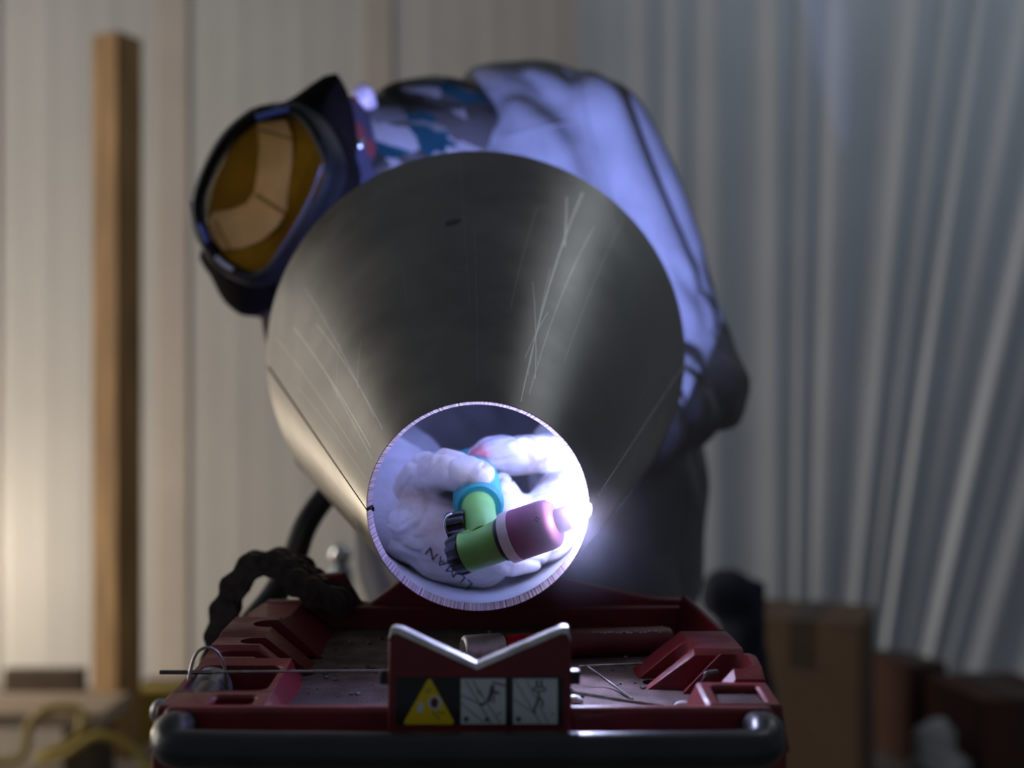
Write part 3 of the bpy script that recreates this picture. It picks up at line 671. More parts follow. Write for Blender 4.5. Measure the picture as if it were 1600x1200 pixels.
M['print_pale'] = mat('pale_hose_print', (0.34, 0.30, 0.30), 0.6)
bm = bmesh.new(); hx = hose_dir.normalized(); hn = V((0, -0.62, 0.78)); hn = (hn-hx*hn.dot(hx)).normalized(); ht = hn.cross(hx)*-1
s = 0.030
while s < hose_dir.length-0.006:
    wd = random.uniform(0.0008, 0.0026); c = p0+hx*s+hn*0.0088
    if random.random() < 0.85:
        for q in range(random.choice((1, 2))):
            dz = random.uniform(-0.0006, 0.0006)
            prism(bm, [c+hx*0+ht*(dz-0.0005), c+hx*wd+ht*(dz-0.0005), c+hx*wd+ht*(dz+0.0004), c+hx*0+ht*(dz+0.0004)], hn*0.0003)
    s += wd+random.uniform(0.0005, 0.0012)
obj('faded_print', bm, M['print_pale'], hz)
# small slag crumbs
bm = bmesh.new()
for k in range(140):
    x = random.uniform(-0.095, 0.09); y = random.uniform(0.565, 0.80); q = random.uniform(0.0004, 0.0016)
    mt = Matrix.Translation((x, y, ZF+q*0.4)) @ Matrix.Rotation(random.random()*3, 4, 'Z') @ Matrix.Rotation(random.random(), 4, 'X')
    box(bm, (-q, -q*0.7, -q*0.5), (q, q*0.7, q*0.5), mt)
tag(obj('slag_crumbs', bm, M['rod_dark']), 'dark slag crumbs scattered over the tray floor', 'slag', kind='stuff')
for (px, py, Y, r, lb) in ((898, 1093, 0.606, 0.0030, 'lump of grey slag in the tray beside the front V'), (1068, 1102, 0.594, 0.0028, 'pale pebble in the tray beside the black bent wire')):
    bm = bmesh.new(); bmesh.ops.create_icosphere(bm, subdivisions=2, radius=r)
    c = P(px, py, Y)
    for v in bm.verts: v.co = c+V((v.co.x*1.6, v.co.y, v.co.z*0.8))*(1+0.35*noise.noise(v.co*400))
    tag(obj('slag_lump', bm, M['insul'] if px > 1000 else M['worn'], smooth=True), lb, 'slag')

# ---------------------------------------------------------------- roller chain
ch = empty('roller_chain', P(400, 960, 0.86), 'oily black roller chain arching over the tray\'s rear left corner', 'chain')
cpath = spline([P(338, 1030, 0.86), P(346, 985, 0.86), P(353, 950, 0.86), P(368, 915, 0.86), P(392, 885, 0.86), P(420, 876, 0.86), P(446, 888, 0.845), P(468, 908, 0.825), P(500, 928, 0.808), P(532, 940, 0.806), P(556, 946, 0.806)], 30)
pitch = 0.0185; pins = [cpath[0]]; 
for p in cpath:
    if (p-pins[-1]).length >= pitch: pins.append(p)
rm = None; pm = {}
def chain_mesh_roller():
    bm = bmesh.new(); lathe(bm, (0, -0.011, 0), (0, 1, 0), [(0, 0.0035), (0.0, 0.004), (0.003, 0.004), (0.003, 0.0078), (0.019, 0.0078), (0.019, 0.004), (0.022, 0.004)], 18)
    me = bpy.data.meshes.new('roller'); bm.to_mesh(me); bm.free(); me.materials.append(M['chain']); me.polygons.foreach_set('use_smooth', [True]*len(me.polygons)); me.set_sharp_from_angle(angle=0.6); return me
def chain_mesh_plate(y):
    bm = bmesh.new(); pts = []
    for k in range(11):
        a = math.pi/2+math.pi*k/10; pts.append(V((0.0102*math.cos(a), y, 0.0102*math.sin(a))))
    pts.append(V((pitch*0.5, y, -0.0078)))
    for k in range(11):
        a = -math.pi/2+math.pi*k/10; pts.append(V((pitch+0.0102*math.cos(a), y, 0.0102*math.sin(a))))
    pts.append(V((pitch*0.5, y, 0.0078)))
    prism(bm, pts, (0, 0.0025, 0))
    me = bpy.data.meshes.new('link_plate'); bm.to_mesh(me); bm.free(); me.materials.append(M['chain']); return me
rm = chain_mesh_roller()
plates = {0: [chain_mesh_plate(-0.0085), chain_mesh_plate(0.006)], 1: [chain_mesh_plate(-0.0112), chain_mesh_plate(0.0087)]}
inv = Matrix.Translation(-ch.location)
for i, p in enumerate(pins):
    o = bpy.data.objects.new('roller', rm); C.objects.link(o); o.parent = ch; o.matrix_local = inv @ Matrix.Translation(p)
    if i+1 < len(pins):
        d = pins[i+1]-p; ang = math.atan2(d.z, d.x)
        for me in plates[i % 2]:
            o = bpy.data.objects.new('link_plate', me); C.objects.link(o); o.parent = ch
            o.matrix_local = inv @ Matrix.Translation(p) @ Matrix.Rotation(-ang, 4, 'Y')

# ================================================================ TIG torch
tor = empty('tig_torch', P(760, 845, 0.685), 'green welding torch with pink ceramic cup and teal ribbed handle', 'welding torch')
tb = P(716, 867, 0.694); tt = P(905, 803, 0.668); TD = (tt-tb).normalized(); TL = (tt-tb).length
def ta(px): return (P(px, 867-(px-716)*64/189, 0.694-(px-716)*0.026/189)-tb).dot(TD)
K = 0.68/FPX
rip = lambda a, s: 1+0.055*(1 if math.sin(a*10) > 0 else -1)
bm = bmesh.new(); lathe(bm, tb-TD*0.004, TD, [(0, 0.0085), (0.0008, 0.0105), (0.0045, 0.0118), (0.0085, 0.0118), (0.009, 0.010)], 60, rip); obj('back_cap', bm, M['black'], tor, smooth=True, sharp=0.5)
bm = bmesh.new(); lathe(bm, tb+TD*0.0045, TD, [(0, 0.0105), (0.001, 0.0122), (ta(786), 0.0120), (ta(788), 0.011)], 40); obj('body', bm, M['green'], tor, smooth=True)
bm = bmesh.new(); lathe(bm, tb+TD*ta(785), TD, [(0, 0.0120), (0.0005, 0.0128), (0.0030, 0.0128), (0.0035, 0.012)], 40); obj('seal_ring', bm, M['black'], tor, smooth=True)
bm = bmesh.new(); lathe(bm, tb+TD*ta(792), TD, [(0, 0.0135), (0.0008, 0.0150), (0.0065, 0.0150), (0.0068, 0.0148)], 48); obj('insulator', bm, M['insul'], tor, smooth=True)
c0 = ta(805); c1 = ta(869)
AP = tb+TD*(c1+0.0094+0.0048)                 # the arc, just beyond the cup
bm = bmesh.new(); lathe(bm, tb+TD*c0, TD, [(0, 0.0148), (c1-c0-0.006, 0.0146), (c1-c0-0.003, 0.0140), (c1-c0-0.0008, 0.0122), (c1-c0+0.0006, 0.0098), (c1-c0+0.0014, 0.0072), (c1-c0+0.0094, 0.0068), (c1-c0+0.0094, 0.0052), (c1-c0+0.004, 0.005)], 48); cu = obj('ceramic_cup', bm, M['cup'], tor, smooth=True, sharp=0.7)
bm = bmesh.new(); lathe(bm, tb+TD*(c1+0.002), TD, [(0, 0.0014), (0.0085, 0.0014), (0.0115, 0.0003)], 12); obj('tungsten', bm, M['rod_dark'], tor, smooth=True)
# small stamp on the cup
bm = bmesh.new(); cc = tb+TD*(c0+0.0205); fn = (V((0, -1, 0.45))); fn = (fn-TD*fn.dot(TD)).normalized(); ft = TD.cross(fn)
for (a, b, wq) in ((0, 0.0014, 0.0004), (0.0014, 0, 0.0004), (0, -0.0014, 0.0004), (-0.0014, 0, 0.0004)):
    q = cc+fn*0.0146+TD*a*0.8+ft*b*0.8
    prism(bm, [q+TD*0.0006, q+ft*0.0006, q-TD*0.0006, q-ft*0.0006], fn*0.0002)
obj('stamp', bm, M['ink'], tor)
# neck and handle
n0 = P(757, 842, 0.688); n1 = P(748, 800, 0.712); n2 = P(748, 778, 0.73)
bm = bmesh.new(); tube(bm, spline([n0, n1, n2], 8), 0.0102, 28, lambda t: 0.0096+0.0012*t); obj('neck', bm, M['green'], tor, smooth=True)
h0 = P(749, 793, 0.716); h1 = P(742, 752, 0.775); h2 = P(735, 735, 0.84)
hs = spline([h0, P(746, 775, 0.745), h1, h2], 22)
bm = bmesh.new(); tube(bm, hs, 0.0145, 32, lambda t: (0.0132 if t < 0.03 else 0.0146)+(0.0011 if (t*26) % 1 < 0.55 and t > 0.12 else 0.0)); obj('handle', bm, M['teal'], tor, smooth=True, sharp=0.5)
k0 = P(729, 817, 0.702); k1 = P(699, 823, 0.705); kd = (k1-k0)
rip8 = lambda a, s: 1+0.09*(1 if math.sin(a*8) > 0 else -1)
bm = bmesh.new(); lathe(bm, k0, kd, [(0, 0.0070), (0.0008, 0.0075), (kd.length-0.001, 0.0075), (kd.length, 0.006)], 48, rip8); obj('valve_knob', bm, M['black'], tor, smooth=True, sharp=0.5)
bm = bmesh.new(); tube(bm, spline([P(706, 803, 0.698), P(698, 808, 0.696), P(695, 822, 0.696), P(700, 838, 0.698), P(706, 838, 0.70)], 6), 0.0009, 10); obj('wire_bail', bm, M['chrome'], tor, smooth=True)
# cable: through the cone, out behind it, down the left side to the floor
cab = spline([h2+V((0, -0.004, 0)), P(742, 728, 0.90), V((-0.06, 1.02, CAMZ-0.045)), V((-0.115, 1.085, CAMZ-0.05)), P(512, 772, 1.06), P(478, 820, 1.02), P(455, 882, 0.97), P(425, 935, 0.935), P(385, 985, 0.91), P(345, 1050, 0.90), V((-0.215, 0.90, 0.62)), V((-0.235, 0.93, 0.3)), V((-0.26, 1.0, 0.04)), V((-0.4, 1.2, 0.012)), V((-0.9, 1.6, 0.012))], 12)
bm = bmesh.new(); tube(bm, cab, 0.0105, 18); obj('cable', bm, M['rubber'], tor, smooth=True)
# the arc itself: the glowing plume, and an added spot that brightens the shirt
al = bpy.data.lights.new('arc_plus_fill', 'SPOT'); al.energy = 58; al.color = (0.31, 0.39, 1.0); al.shadow_soft_size = 0.003; al.spot_size = math.radians(84); al.spot_blend = 1.0
alo = bpy.data.objects.new('arc_plus_fill', al); C.objects.link(alo); alo.location = AP+AX*0.0085-CU*0.003
alo.rotation_euler = (AX+CV*0.50+CU*0.27).to_track_quat('-Z', 'Y').to_euler()
bm = bmesh.new(); ellipsoid(bm, AP, (0.0036, 0.0030, 0.0032), seg=16)
arc = obj('welding_arc', bm, emis('arc_plus_fill', (0.56, 0.60, 1.0), 4000), smooth=True); tag(arc, 'blinding white-violet welding arc at the cone\'s right seam', 'welding arc')

# molten pool at the seam, enlarged and whitened to add the arc's flare
q = cone_pt(-0.012, 0.0008, R0-0.0035)
bm = bmesh.new(); ellipsoid(bm, q, (0.0050, 0.0036, 0.0058), seg=16); pool = obj('pool_and_flare', bm, emis('molten_steel_flare', (0.80, 0.78, 1.0), 150), smooth=True)
tag(pool, 'glowing molten weld pool on the cone rim beside the arc, enlarged as its flare', 'weld pool')
bm = bmesh.new(); tube(bm, spline([q+V((0.001, -0.002, 0.002)), q+V((0.0022, -0.0035, 0.004)), q+V((0.0024, -0.004, 0.0068))], 5), 0.0004, 8, lambda t: 0.0006*(1-0.8*t)); obj('spark', bm, emis('spark', (1.0, 0.55, 0.15), 12), pool, smooth=True)
# thin fume added to give the arc its glow
def glow_fume_mat():
    m, nt, b = nodes('glow_fume'); nt.nodes.remove(b); N = nt.nodes.new; L = nt.links.new
    out = [n for n in nt.nodes if n.type == 'OUTPUT_MATERIAL'][0]
    vs = N('ShaderNodeVolumeScatter'); vs.inputs['Color'].default_value = (0.8, 0.8, 1, 1); vs.inputs['Anisotropy'].default_value = 0.2
    tc = N('ShaderNodeTexCoord'); gr = N('ShaderNodeTexGradient'); gr.gradient_type = 'SPHERICAL'
    mp = N('ShaderNodeMapping'); mp.inputs['Scale'].default_value = (1/0.06,)*3; L(tc.outputs['Object'], mp.inputs[0]); L(mp.outputs[0], gr.inputs[0])
    mu = N('ShaderNodeMath'); mu.operation = 'MULTIPLY'; mu.inputs[1].default_value = 2.2; sq = N('ShaderNodeMath'); sq.operation = 'POWER'; sq.inputs[1].default_value = 2.0; L(gr.outputs['Fac'], sq.inputs[0]); L(sq.outputs[0], mu.inputs[0]); L(mu.outputs[0], vs.inputs['Density'])
    L(vs.outputs[0], out.inputs['Volume']); return m
bm = bmesh.new(); bmesh.ops.create_icosphere(bm, subdivisions=3, radius=0.0605)
fu = obj('glow_fume', bm, glow_fume_mat(), smooth=True); fu.location = AP+V((0.006, -0.004, 0)); tag(fu, 'faint violet-lit fume added round the welding arc for its glow', 'fume', kind='stuff')
# ================================================================ the welder
per = empty('person', (0.12, 1.42, 0), 'person in blue-grey work shirt and hood bending over the cone, welding', 'person')
SHL, SHR = P(905, 217, 1.28), P(600, 430, 1.20)
ELL, WRL = V((P(1078, 605, 1.25).x, 1.25, P(1078, 605, 1.25).z)), V((0.068, 0.945, CAMZ-0.036))
ELR, WRR = P(535, 690, 1.22), V((-0.052, 0.865, CAMZ-0.048))
CH, PEL = P(825, 340, 1.31), P(850, 850, 1.42)
NK, HD = P(700, 250, 1.27), P(500, 305, 1.17)
HIPL, HIPR = V((PEL.x+0.075, 1.42, PEL.z-0.03)), V((PEL.x-0.085, 1.42, PEL.z-0.03))
KNL, KNR = V((PEL.x+0.115, 1.42, 0.50)), V((PEL.x-0.11, 1.40, 0.50))
ANL, ANR = V((PEL.x+0.12, 1.50, 0.10)), V((PEL.x-0.12, 1.48, 0.10))
# body (under the clothes)
bm = bmesh.new()
for a, ra, b, rb in ((CH, 0.105, PEL, 0.095), (SHL, 0.05, ELL, 0.038), (ELL, 0.036, ELL.lerp(WRL, 0.75), 0.022), (SHR, 0.045, ELR, 0.036), (ELR, 0.034, ELR.lerp(WRR, 0.75), 0.022), (SHL, 0.05, CH, 0.09), (SHR, 0.05, CH, 0.09), (NK, 0.052, HD, 0.06), (CH, 0.08, NK, 0.055), (HIPL, 0.075, KNL, 0.055), (KNL, 0.052, ANL, 0.038), (HIPR, 0.075, KNR, 0.055), (KNR, 0.052, ANR, 0.038), (HIPL, 0.075, PEL, 0.085), (HIPR, 0.075, PEL, 0.085), (ANL, 0.035, ANL+V((0.01, -0.12, -0.05)), 0.028), (ANR, 0.035, ANR+V((-0.01, -0.12, -0.05)), 0.028)):
    capsule(bm, a, ra, b, rb, 16)
ellipsoid(bm, HD+V((-0.01, -0.01, 0)), (0.075, 0.085, 0.085))
blob('body', bm, 0.012, 4, M['skin'], per)
# shirt
arm_axis = (ELL-SHL).normalized(); fore_axis = (WRL-ELL).normalized(); foreR = (WRR-ELR).normalized()
def seg_d(p, a, b):
    t = max(0, min(1, (p-a).dot(b-a)/(b-a).length_squared)); return (p-(a+(b-a)*t)).length, t
def shirt_disp(p, n):
    dT, _ = seg_d(p, CH, PEL); dU, tu = seg_d(p, SHL, ELL); dF, tf = seg_d(p, ELL, WRL); dR, tr = seg_d(p, ELR, WRR)
    # long folds falling along the arm and from the shoulder
    q = p - arm_axis*(p.dot(arm_axis))*0.80
    a = 0.013*(abs(noise.noise(q*16+V((3, 1, 7))))*2-0.6) + 0.003*noise.noise(q*38)
    # cross folds bunched round the elbows and forearms
    ax = fore_axis if dF < dR else foreR
    c = p + ax*p.dot(ax)*1.2
    b = 0.012*(abs(noise.noise(c*15+V((1, 8, 2))))*2-0.6) + 0.003*noise.noise(c*30)
    e = min((p-ELL).length, dF+0.02, (p-ELR).length, dR+0.02)
    k = max(0, min(1, (0.15-e)/0.07))
    # thin out where the sleeves pass the cone mouth
    f = 1.0
    if p.y < 1.08: f = max(0.25, (p.y-0.9)/0.18)
    return (a*(1-k)+b*k)*f
bm = bmesh.new()
for a, ra, b, rb in ((CH, 0.140, P(960, 760, 1.40), 0.108), (P(960, 760, 1.40), 0.108, P(965, 905, 1.42), 0.105), (P(730, 430, 1.31), 0.125, P(715, 760, 1.40), 0.112), (P(715, 760, 1.40), 0.112, P(705, 905, 1.42), 0.108), (P(830, 500, 1.33), 0.14, P(835, 900, 1.42), 0.135), (SHL, 0.074, ELL, 0.060), (ELL, 0.056, WRL+V((0.01, 0.03, 0)), 0.036), (SHR, 0.066, ELR, 0.052), (ELR, 0.050, WRR+V((-0.012, 0.04, 0)), 0.034),
                     (SHL, 0.074, P(790, 235, 1.31), 0.090), (P(790, 235, 1.31), 0.092, P(735, 255, 1.29), 0.078), (SHR, 0.066, CH, 0.11), (SHL+V((-0.02, 0.01, -0.05)), 0.085, CH, 0.13), (P(860, 225, 1.30), 0.088, P(820, 215, 1.31), 0.088)):
    capsule(bm, a, ra, b, rb, 24)
sh = blob('shirt', bm, 0.0058, 5, M['shirt'], per, shirt_disp, True); sh['label'] = 'blue-grey long-sleeved work shirt lit violet by the arc'
# shirt seams: shoulder yoke and sleeve seam, laid on the cloth
bvs = BVHTree.FromObject(sh, bpy.context.evaluated_depsgraph_get())
def on_surface(tree, px, py, y0=0.3):
    o = V((0, 0, CAMZ)); d = (P(px, py, 1.0)-o).normalized()
    h = tree.ray_cast(o, d); return h
def seam(pixels, r, m_):
    pts = []
    for a, b in zip(pixels, pixels[1:]):
        for k in range(8):
            t = k/8; h = on_surface(bvs, a[0]+(b[0]-a[0])*t, a[1]+(b[1]-a[1])*t)
            if h[0] is not None: pts.append(h[0]+h[1]*0.0006)
    if len(pts) > 4:
        bm = bmesh.new(); tube(bm, pts, r, 8); obj('seam', bm, m_, per, smooth=True)
bpy.context.view_layer.update()
seam([(905, 130), (915, 180), (935, 260), (960, 340), (985, 420)], 0.0016, M['shirt'])
seam([(790, 215), (840, 200), (900, 190)], 0.0012, M['shirt'])
seam([(770, 235), (780, 262)], 0.0012, M['shirt'])
# jeans, boots
bm = bmesh.new()
for a, ra, b, rb in ((PEL+V((0, 0, 0.03)), 0.118, HIPL, 0.098), (PEL+V((0, 0, 0.03)), 0.118, HIPR, 0.098), (HIPL, 0.098, KNL, 0.072), (KNL, 0.072, ANL, 0.062), (HIPR, 0.098, KNR, 0.072), (KNR, 0.072, ANR, 0.062)):
    capsule(bm, a, ra, b, rb, 20)
blob('jeans', bm, 0.010, 4, M['jeans'], per, lambda p, n: 0.006*fbm(p+V((0, 0, p.z)), 11))
for a, sx in ((ANL, 1), (ANR, -1)):
    bm = bmesh.new(); capsule(bm, a+V((0, 0.01, 0.02)), 0.052, a+V((0, 0.012, -0.045)), 0.048); capsule(bm, a+V((0, 0.01, -0.05)), 0.045, a+V((0.012*sx, -0.15, -0.058)), 0.040)
    b = blob('boot', bm, 0.006, 3, M['boot'], per)
    bm = bmesh.new(); zc = 0.0; pts = [V((a.x-0.045, a.y+0.06, 0.001)), V((a.x-0.048+0.006*sx, a.y-0.1, 0.001)), V((a.x-0.025+0.012*sx, a.y-0.19, 0.001)), V((a.x+0.025+0.012*sx, a.y-0.19, 0.001)), V((a.x+0.048+0.006*sx, a.y-0.1, 0.001)), V((a.x+0.045, a.y+0.06, 0.001))]
    prism(bm, pts, (0, 0, 0.02)); obj('sole', bm, M['rubber'], b, bevel=0.004)
# neck cloth
bm = bmesh.new()
capsule(bm, P(560, 290, 1.19), 0.084, P(690, 256, 1.275), 0.090, 28); capsule(bm, P(690, 256, 1.275), 0.088, P(745, 262, 1.28), 0.080, 24)
capsule(bm, P(452, 445, 1.16), 0.038, P(468, 545, 1.165), 0.032, 20); capsule(bm, P(520, 380, 1.18), 0.06, P(455, 450, 1.16), 0.04, 20)
blob('neck_cloth', bm, 0.005, 4, M['gaiter'], per, lambda p, n: 0.006*(abs(noise.noise(V((p.x*14+p.z*10, p.y*6, p.z*16))))*2-0.5))['label'] = 'patterned neck cloth, grey with blue and white patches'

# ---------------------------------------------------------------- welding hood (worn by the person)
HN = V((-0.40, -0.91, -0.06)).normalized(); HU = V((0.28, 0, 0.96)); HU = (HU-HN*HU.dot(HN)).normalized(); HR = HU.cross(HN)
HC = P(410, 305, 1.06)
hood = empty('welding_hood', HC, 'black welding hood with amber oval shield, worn by the bending person', 'welding hood')
def on_plane(px, py, off):
    o = V((0, 0, CAMZ)); d = (P(px, py, 1.0)-o); c = HC+HN*off
    return o+d*((c-o).dot(HN)/d.dot(HN))
def resample(poly, n=72):
    "closed smooth outline, n points evenly spaced by angle about the centroid"
    pts = spline([*poly, poly[0]], 10)[:-1]
    out = []; cx = HC
    loc = [((p-HC).dot(HR), (p-HC).dot(HU)) for p in pts]
    an = sorted((math.atan2(b, a), a, b) for a, b in loc)
    for k in range(n):
        t = -math.pi+2*math.pi*k/n
        lo_ = [q for q in an if q[0] <= t]; hi_ = [q for q in an if q[0] > t]
        a = lo_[-1] if lo_ else (an[-1][0]-2*math.pi, an[-1][1], an[-1][2]); b = hi_[0] if hi_ else (an[0][0]+2*math.pi, an[0][1], an[0][2])
        f = (t-a[0])/max(1e-9, b[0]-a[0]); out.append((a[1]+(b[1]-a[1])*f, a[2]+(b[2]-a[2])*f))
    return out
lens_px = [(400, 184), (450, 179), (480, 200), (503, 243), (508, 272), (498, 302), (470, 350), (440, 394), (405, 426), (375, 422), (342, 400), (321, 362), (314, 325), (322, 288), (345, 240), (370, 208)]
fl_px = [(455, 155), (512, 117), (530, 132), (546, 195), (545, 250), (528, 325), (500, 372), (462, 428), (432, 470), (387, 492), (352, 472), (330, 432), (312, 402), (322, 360), (330, 300), (350, 240), (390, 190)]
LO = resample([on_plane(x, y, 0) for x, y in lens_px]); FO = resample([on_plane(x, y, -0.045) for x, y in fl_px])
NO = len(LO)
def scl(o, f, add=0.0):
    r = []
    for a, b in o:
        l = math.hypot(a, b); r.append((a*f+a/l*add, b*f+b/l*add))
    return r
def ring_pts(o, z): return [HC+HR*a+HU*b+HN*z for a, b in o]
def loft(bm, rings, cap0=False, cap1=False):
    vr = [[bm.verts.new(p) for p in r] for r in rings]
    for a, b in zip(vr, vr[1:]):
        n = len(a)
        for i in range(n): bm.faces.new((a[i], a[(i+1) % n], b[(i+1) % n], b[i]))
    if cap0: bm.faces.new(list(reversed(vr[0])))
    if cap1: bm.faces.new(vr[-1])
    bmesh.ops.recalc_face_normals(bm, faces=bm.faces)
def mixo(a, b, t): return [(p[0]*(1-t)+q[0]*t, p[1]*(1-t)+q[1]*t) for p, q in zip(a, b)]
# rim ring round the shield
bm = bmesh.new(); loft(bm, [ring_pts(scl(LO, 1, -0.002), -0.006), ring_pts(scl(LO, 1, 0.0), 0.004), ring_pts(scl(LO, 1, 0.004), 0.0065), ring_pts(scl(LO, 1, 0.0085), 0.004), ring_pts(scl(LO, 1, 0.0115), -0.004), ring_pts(scl(LO, 1, 0.0118), -0.018), ring_pts(scl(LO, 1, 0.004), -0.020)])
obj('shield_rim', bm, M['mask_black'], hood, smooth=True, sharp=0.6)
# black leather surround, flaring back to the flange
bm = bmesh.new(); OUT = scl(LO, 1, 0.009)
FB = [(a if math.hypot(*a) > math.hypot(*b)*1.0 else b) for a, b in zip(FO, scl(LO, 1, 0.004))]
loft(bm, [ring_pts(OUT, -0.012), ring_pts(mixo(OUT, FB, 0.45), -0.026), ring_pts(FB, -0.044), ring_pts(scl(FB, 1, 0.002), -0.048), ring_pts(scl(FB, 1, -0.002), -0.060), ring_pts(scl(FB, 0.8), -0.060)], True, True)
obj('leather_surround', bm, M['leather'], hood, smooth=True, sharp=0.7)
# cloth hood behind it
bm = bmesh.new(); CL = [(a, b if b < 0 else b*0.86) for a, b in scl(FB, 0.985)]
loft(bm, [ring_pts(scl(CL, 0.97), -0.055), ring_pts(scl(CL, 1.04), -0.066), ring_pts(scl(CL, 1.06), -0.090), ring_pts(scl(CL, 1.00), -0.115), ring_pts(scl(CL, 0.85), -0.145), ring_pts(scl(CL, 0.55), -0.17), ring_pts(scl(CL, 0.1), -0.178)], True, True)
obj('cloth_hood', bm, M['floral'], hood, smooth=True)['label'] = 'floral cloth hood, blue with red flowers'
# amber shield: shallow dome, dark bowl, and a tan shape standing for its reflection
bm = bmesh.new(); loft(bm, [ring_pts(scl(LO, f), 0.002+0.014*(1-f*f)) for f in (1.0, 0.97, 0.9, 0.8, 0.65, 0.5, 0.3, 0.12, 0.02)]+[ring_pts(scl(LO, f), 0.0005+0.014*(1-f*f)) for f in (0.02, 0.12, 0.3, 0.5, 0.65, 0.8, 0.9, 0.97, 1.0)])
obj('amber_shield', bm, M['amber'], hood, smooth=True, sharp=1.0)
bm = bmesh.new(); loft(bm, [ring_pts(scl(LO, f), -0.008-0.002*(1-f*f)) for f in (1.0, 0.8, 0.6, 0.4, 0.2, 0.02)], False, True)
obj('inner_bowl', bm, M['bowl'], hood, smooth=True)
reflection_px = [(405, 193), (450, 188), (458, 212), (458, 250), (452, 290), (448, 330), (436, 352), (410, 376), (380, 388), (350, 390), (332, 372), (326, 345), (336, 332), (362, 328), (388, 318), (400, 300), (406, 262), (408, 230)]
bm = bmesh.new(); prism(bm, [on_plane(x, y, -0.0065) for x, y in reflection_px], HN*0.0035); obj('reflection_band', bm, M['tan'], hood, bevel=0.0008)
M['tan_line'] = mat('tan_reflection_seam', (0.40, 0.22, 0.10), 0.7)
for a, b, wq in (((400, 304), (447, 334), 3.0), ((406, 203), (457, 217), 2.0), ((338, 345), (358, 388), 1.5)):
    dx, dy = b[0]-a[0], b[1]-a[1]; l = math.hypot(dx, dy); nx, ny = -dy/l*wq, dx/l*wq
    bm = bmesh.new(); prism(bm, [on_plane(x, y, -0.0032) for x, y in ((a[0]+nx, a[1]+ny), (b[0]+nx, b[1]+ny), (b[0]-nx, b[1]-ny), (a[0]-nx, a[1]-ny))], HN*0.0006); obj('reflection_seam', bm, M['tan_line'], hood)
# highlights on the rim, put in as thin coloured strips
def rim_arc(name, px_pts, r, off, m_):
    bm = bmesh.new(); tube(bm, spline([on_plane(x, y, off) for x, y in px_pts], 8), r, 10); obj(name, bm, m_, hood, smooth=True)
M['blue_highlight'] = mat('blue_highlight', (0.10, 0.18, 0.62), 0.3, var=0.1); M['pale_highlight'] = mat('pale_highlight', (0.62, 0.62, 0.58), 0.4, var=0.1)
rim_arc('blue_highlight', [(402, 184), (425, 177), (452, 171)], 0.0025, 0.006, M['blue_highlight'])
rim_arc('blue_highlight', [(312, 350), (318, 365), (324, 378)], 0.0020, 0.006, M['blue_highlight'])
rim_arc('pale_highlight', [(296, 315), (300, 340), (308, 368), (320, 392)], 0.0022, 0.003, M['pale_highlight'])
rim_arc('pale_highlight', [(338, 402), (350, 413), (364, 422)], 0.0022, 0.004, M['pale_highlight'])
rim_arc('pale_highlight', [(397, 171), (404, 178)], 0.0017, 0.004, M['steel_blue'])
rim_arc('pale_highlight', [(424, 163), (442, 169)], 0.0017, 0.004, M['steel_blue'])
rim_arc('shield_fold', [(503, 258), (488, 300), (466, 345), (438, 390), (418, 418)], 0.0016, 0.0030, mat('violet_edge', (0.13, 0.14, 0.20), 0.4))
kb = P(556, 148, 1.12)
bm = bmesh.new(); lathe(bm, kb+V((0.012, 0.02, -0.004)), (-0.3, -0.8, 0.15), [(0, 0.007), (0.008, 0.0085), (0.012, 0.0115), (0.022, 0.0115), (0.026, 0.008)], 24); obj('adjusting_knob', bm, mat('pale_knob', (0.62, 0.52, 0.62), 0.35, var=0.1), hood, smooth=True)
hbv = None
bpy.context.view_layer.update()
clo = [o for o in hood.children if o.name.startswith('cloth_hood')][0]
tr = BVHTree.FromObject(clo, bpy.context.evaluated_depsgraph_get())
# BVH is in local space: shift the ray by the parent's offset
mwi = clo.matrix_world.inverted()
for (px, py) in ((561, 225), (549, 302)):
    o = mwi @ V((0, 0, CAMZ)); d = (mwi.to_3x3() @ (P(px, py, 1)-V((0, 0, CAMZ)))).normalized(); h = tr.ray_cast(o, d)
    if h[0] is None: continue
    q = clo.matrix_world @ h[0]
    bm = bmesh.new(); ellipsoid(bm, q, (0.0052, 0.004, 0.0058), seg=16); obj('snap', bm, M['chrome'], hood, smooth=True)

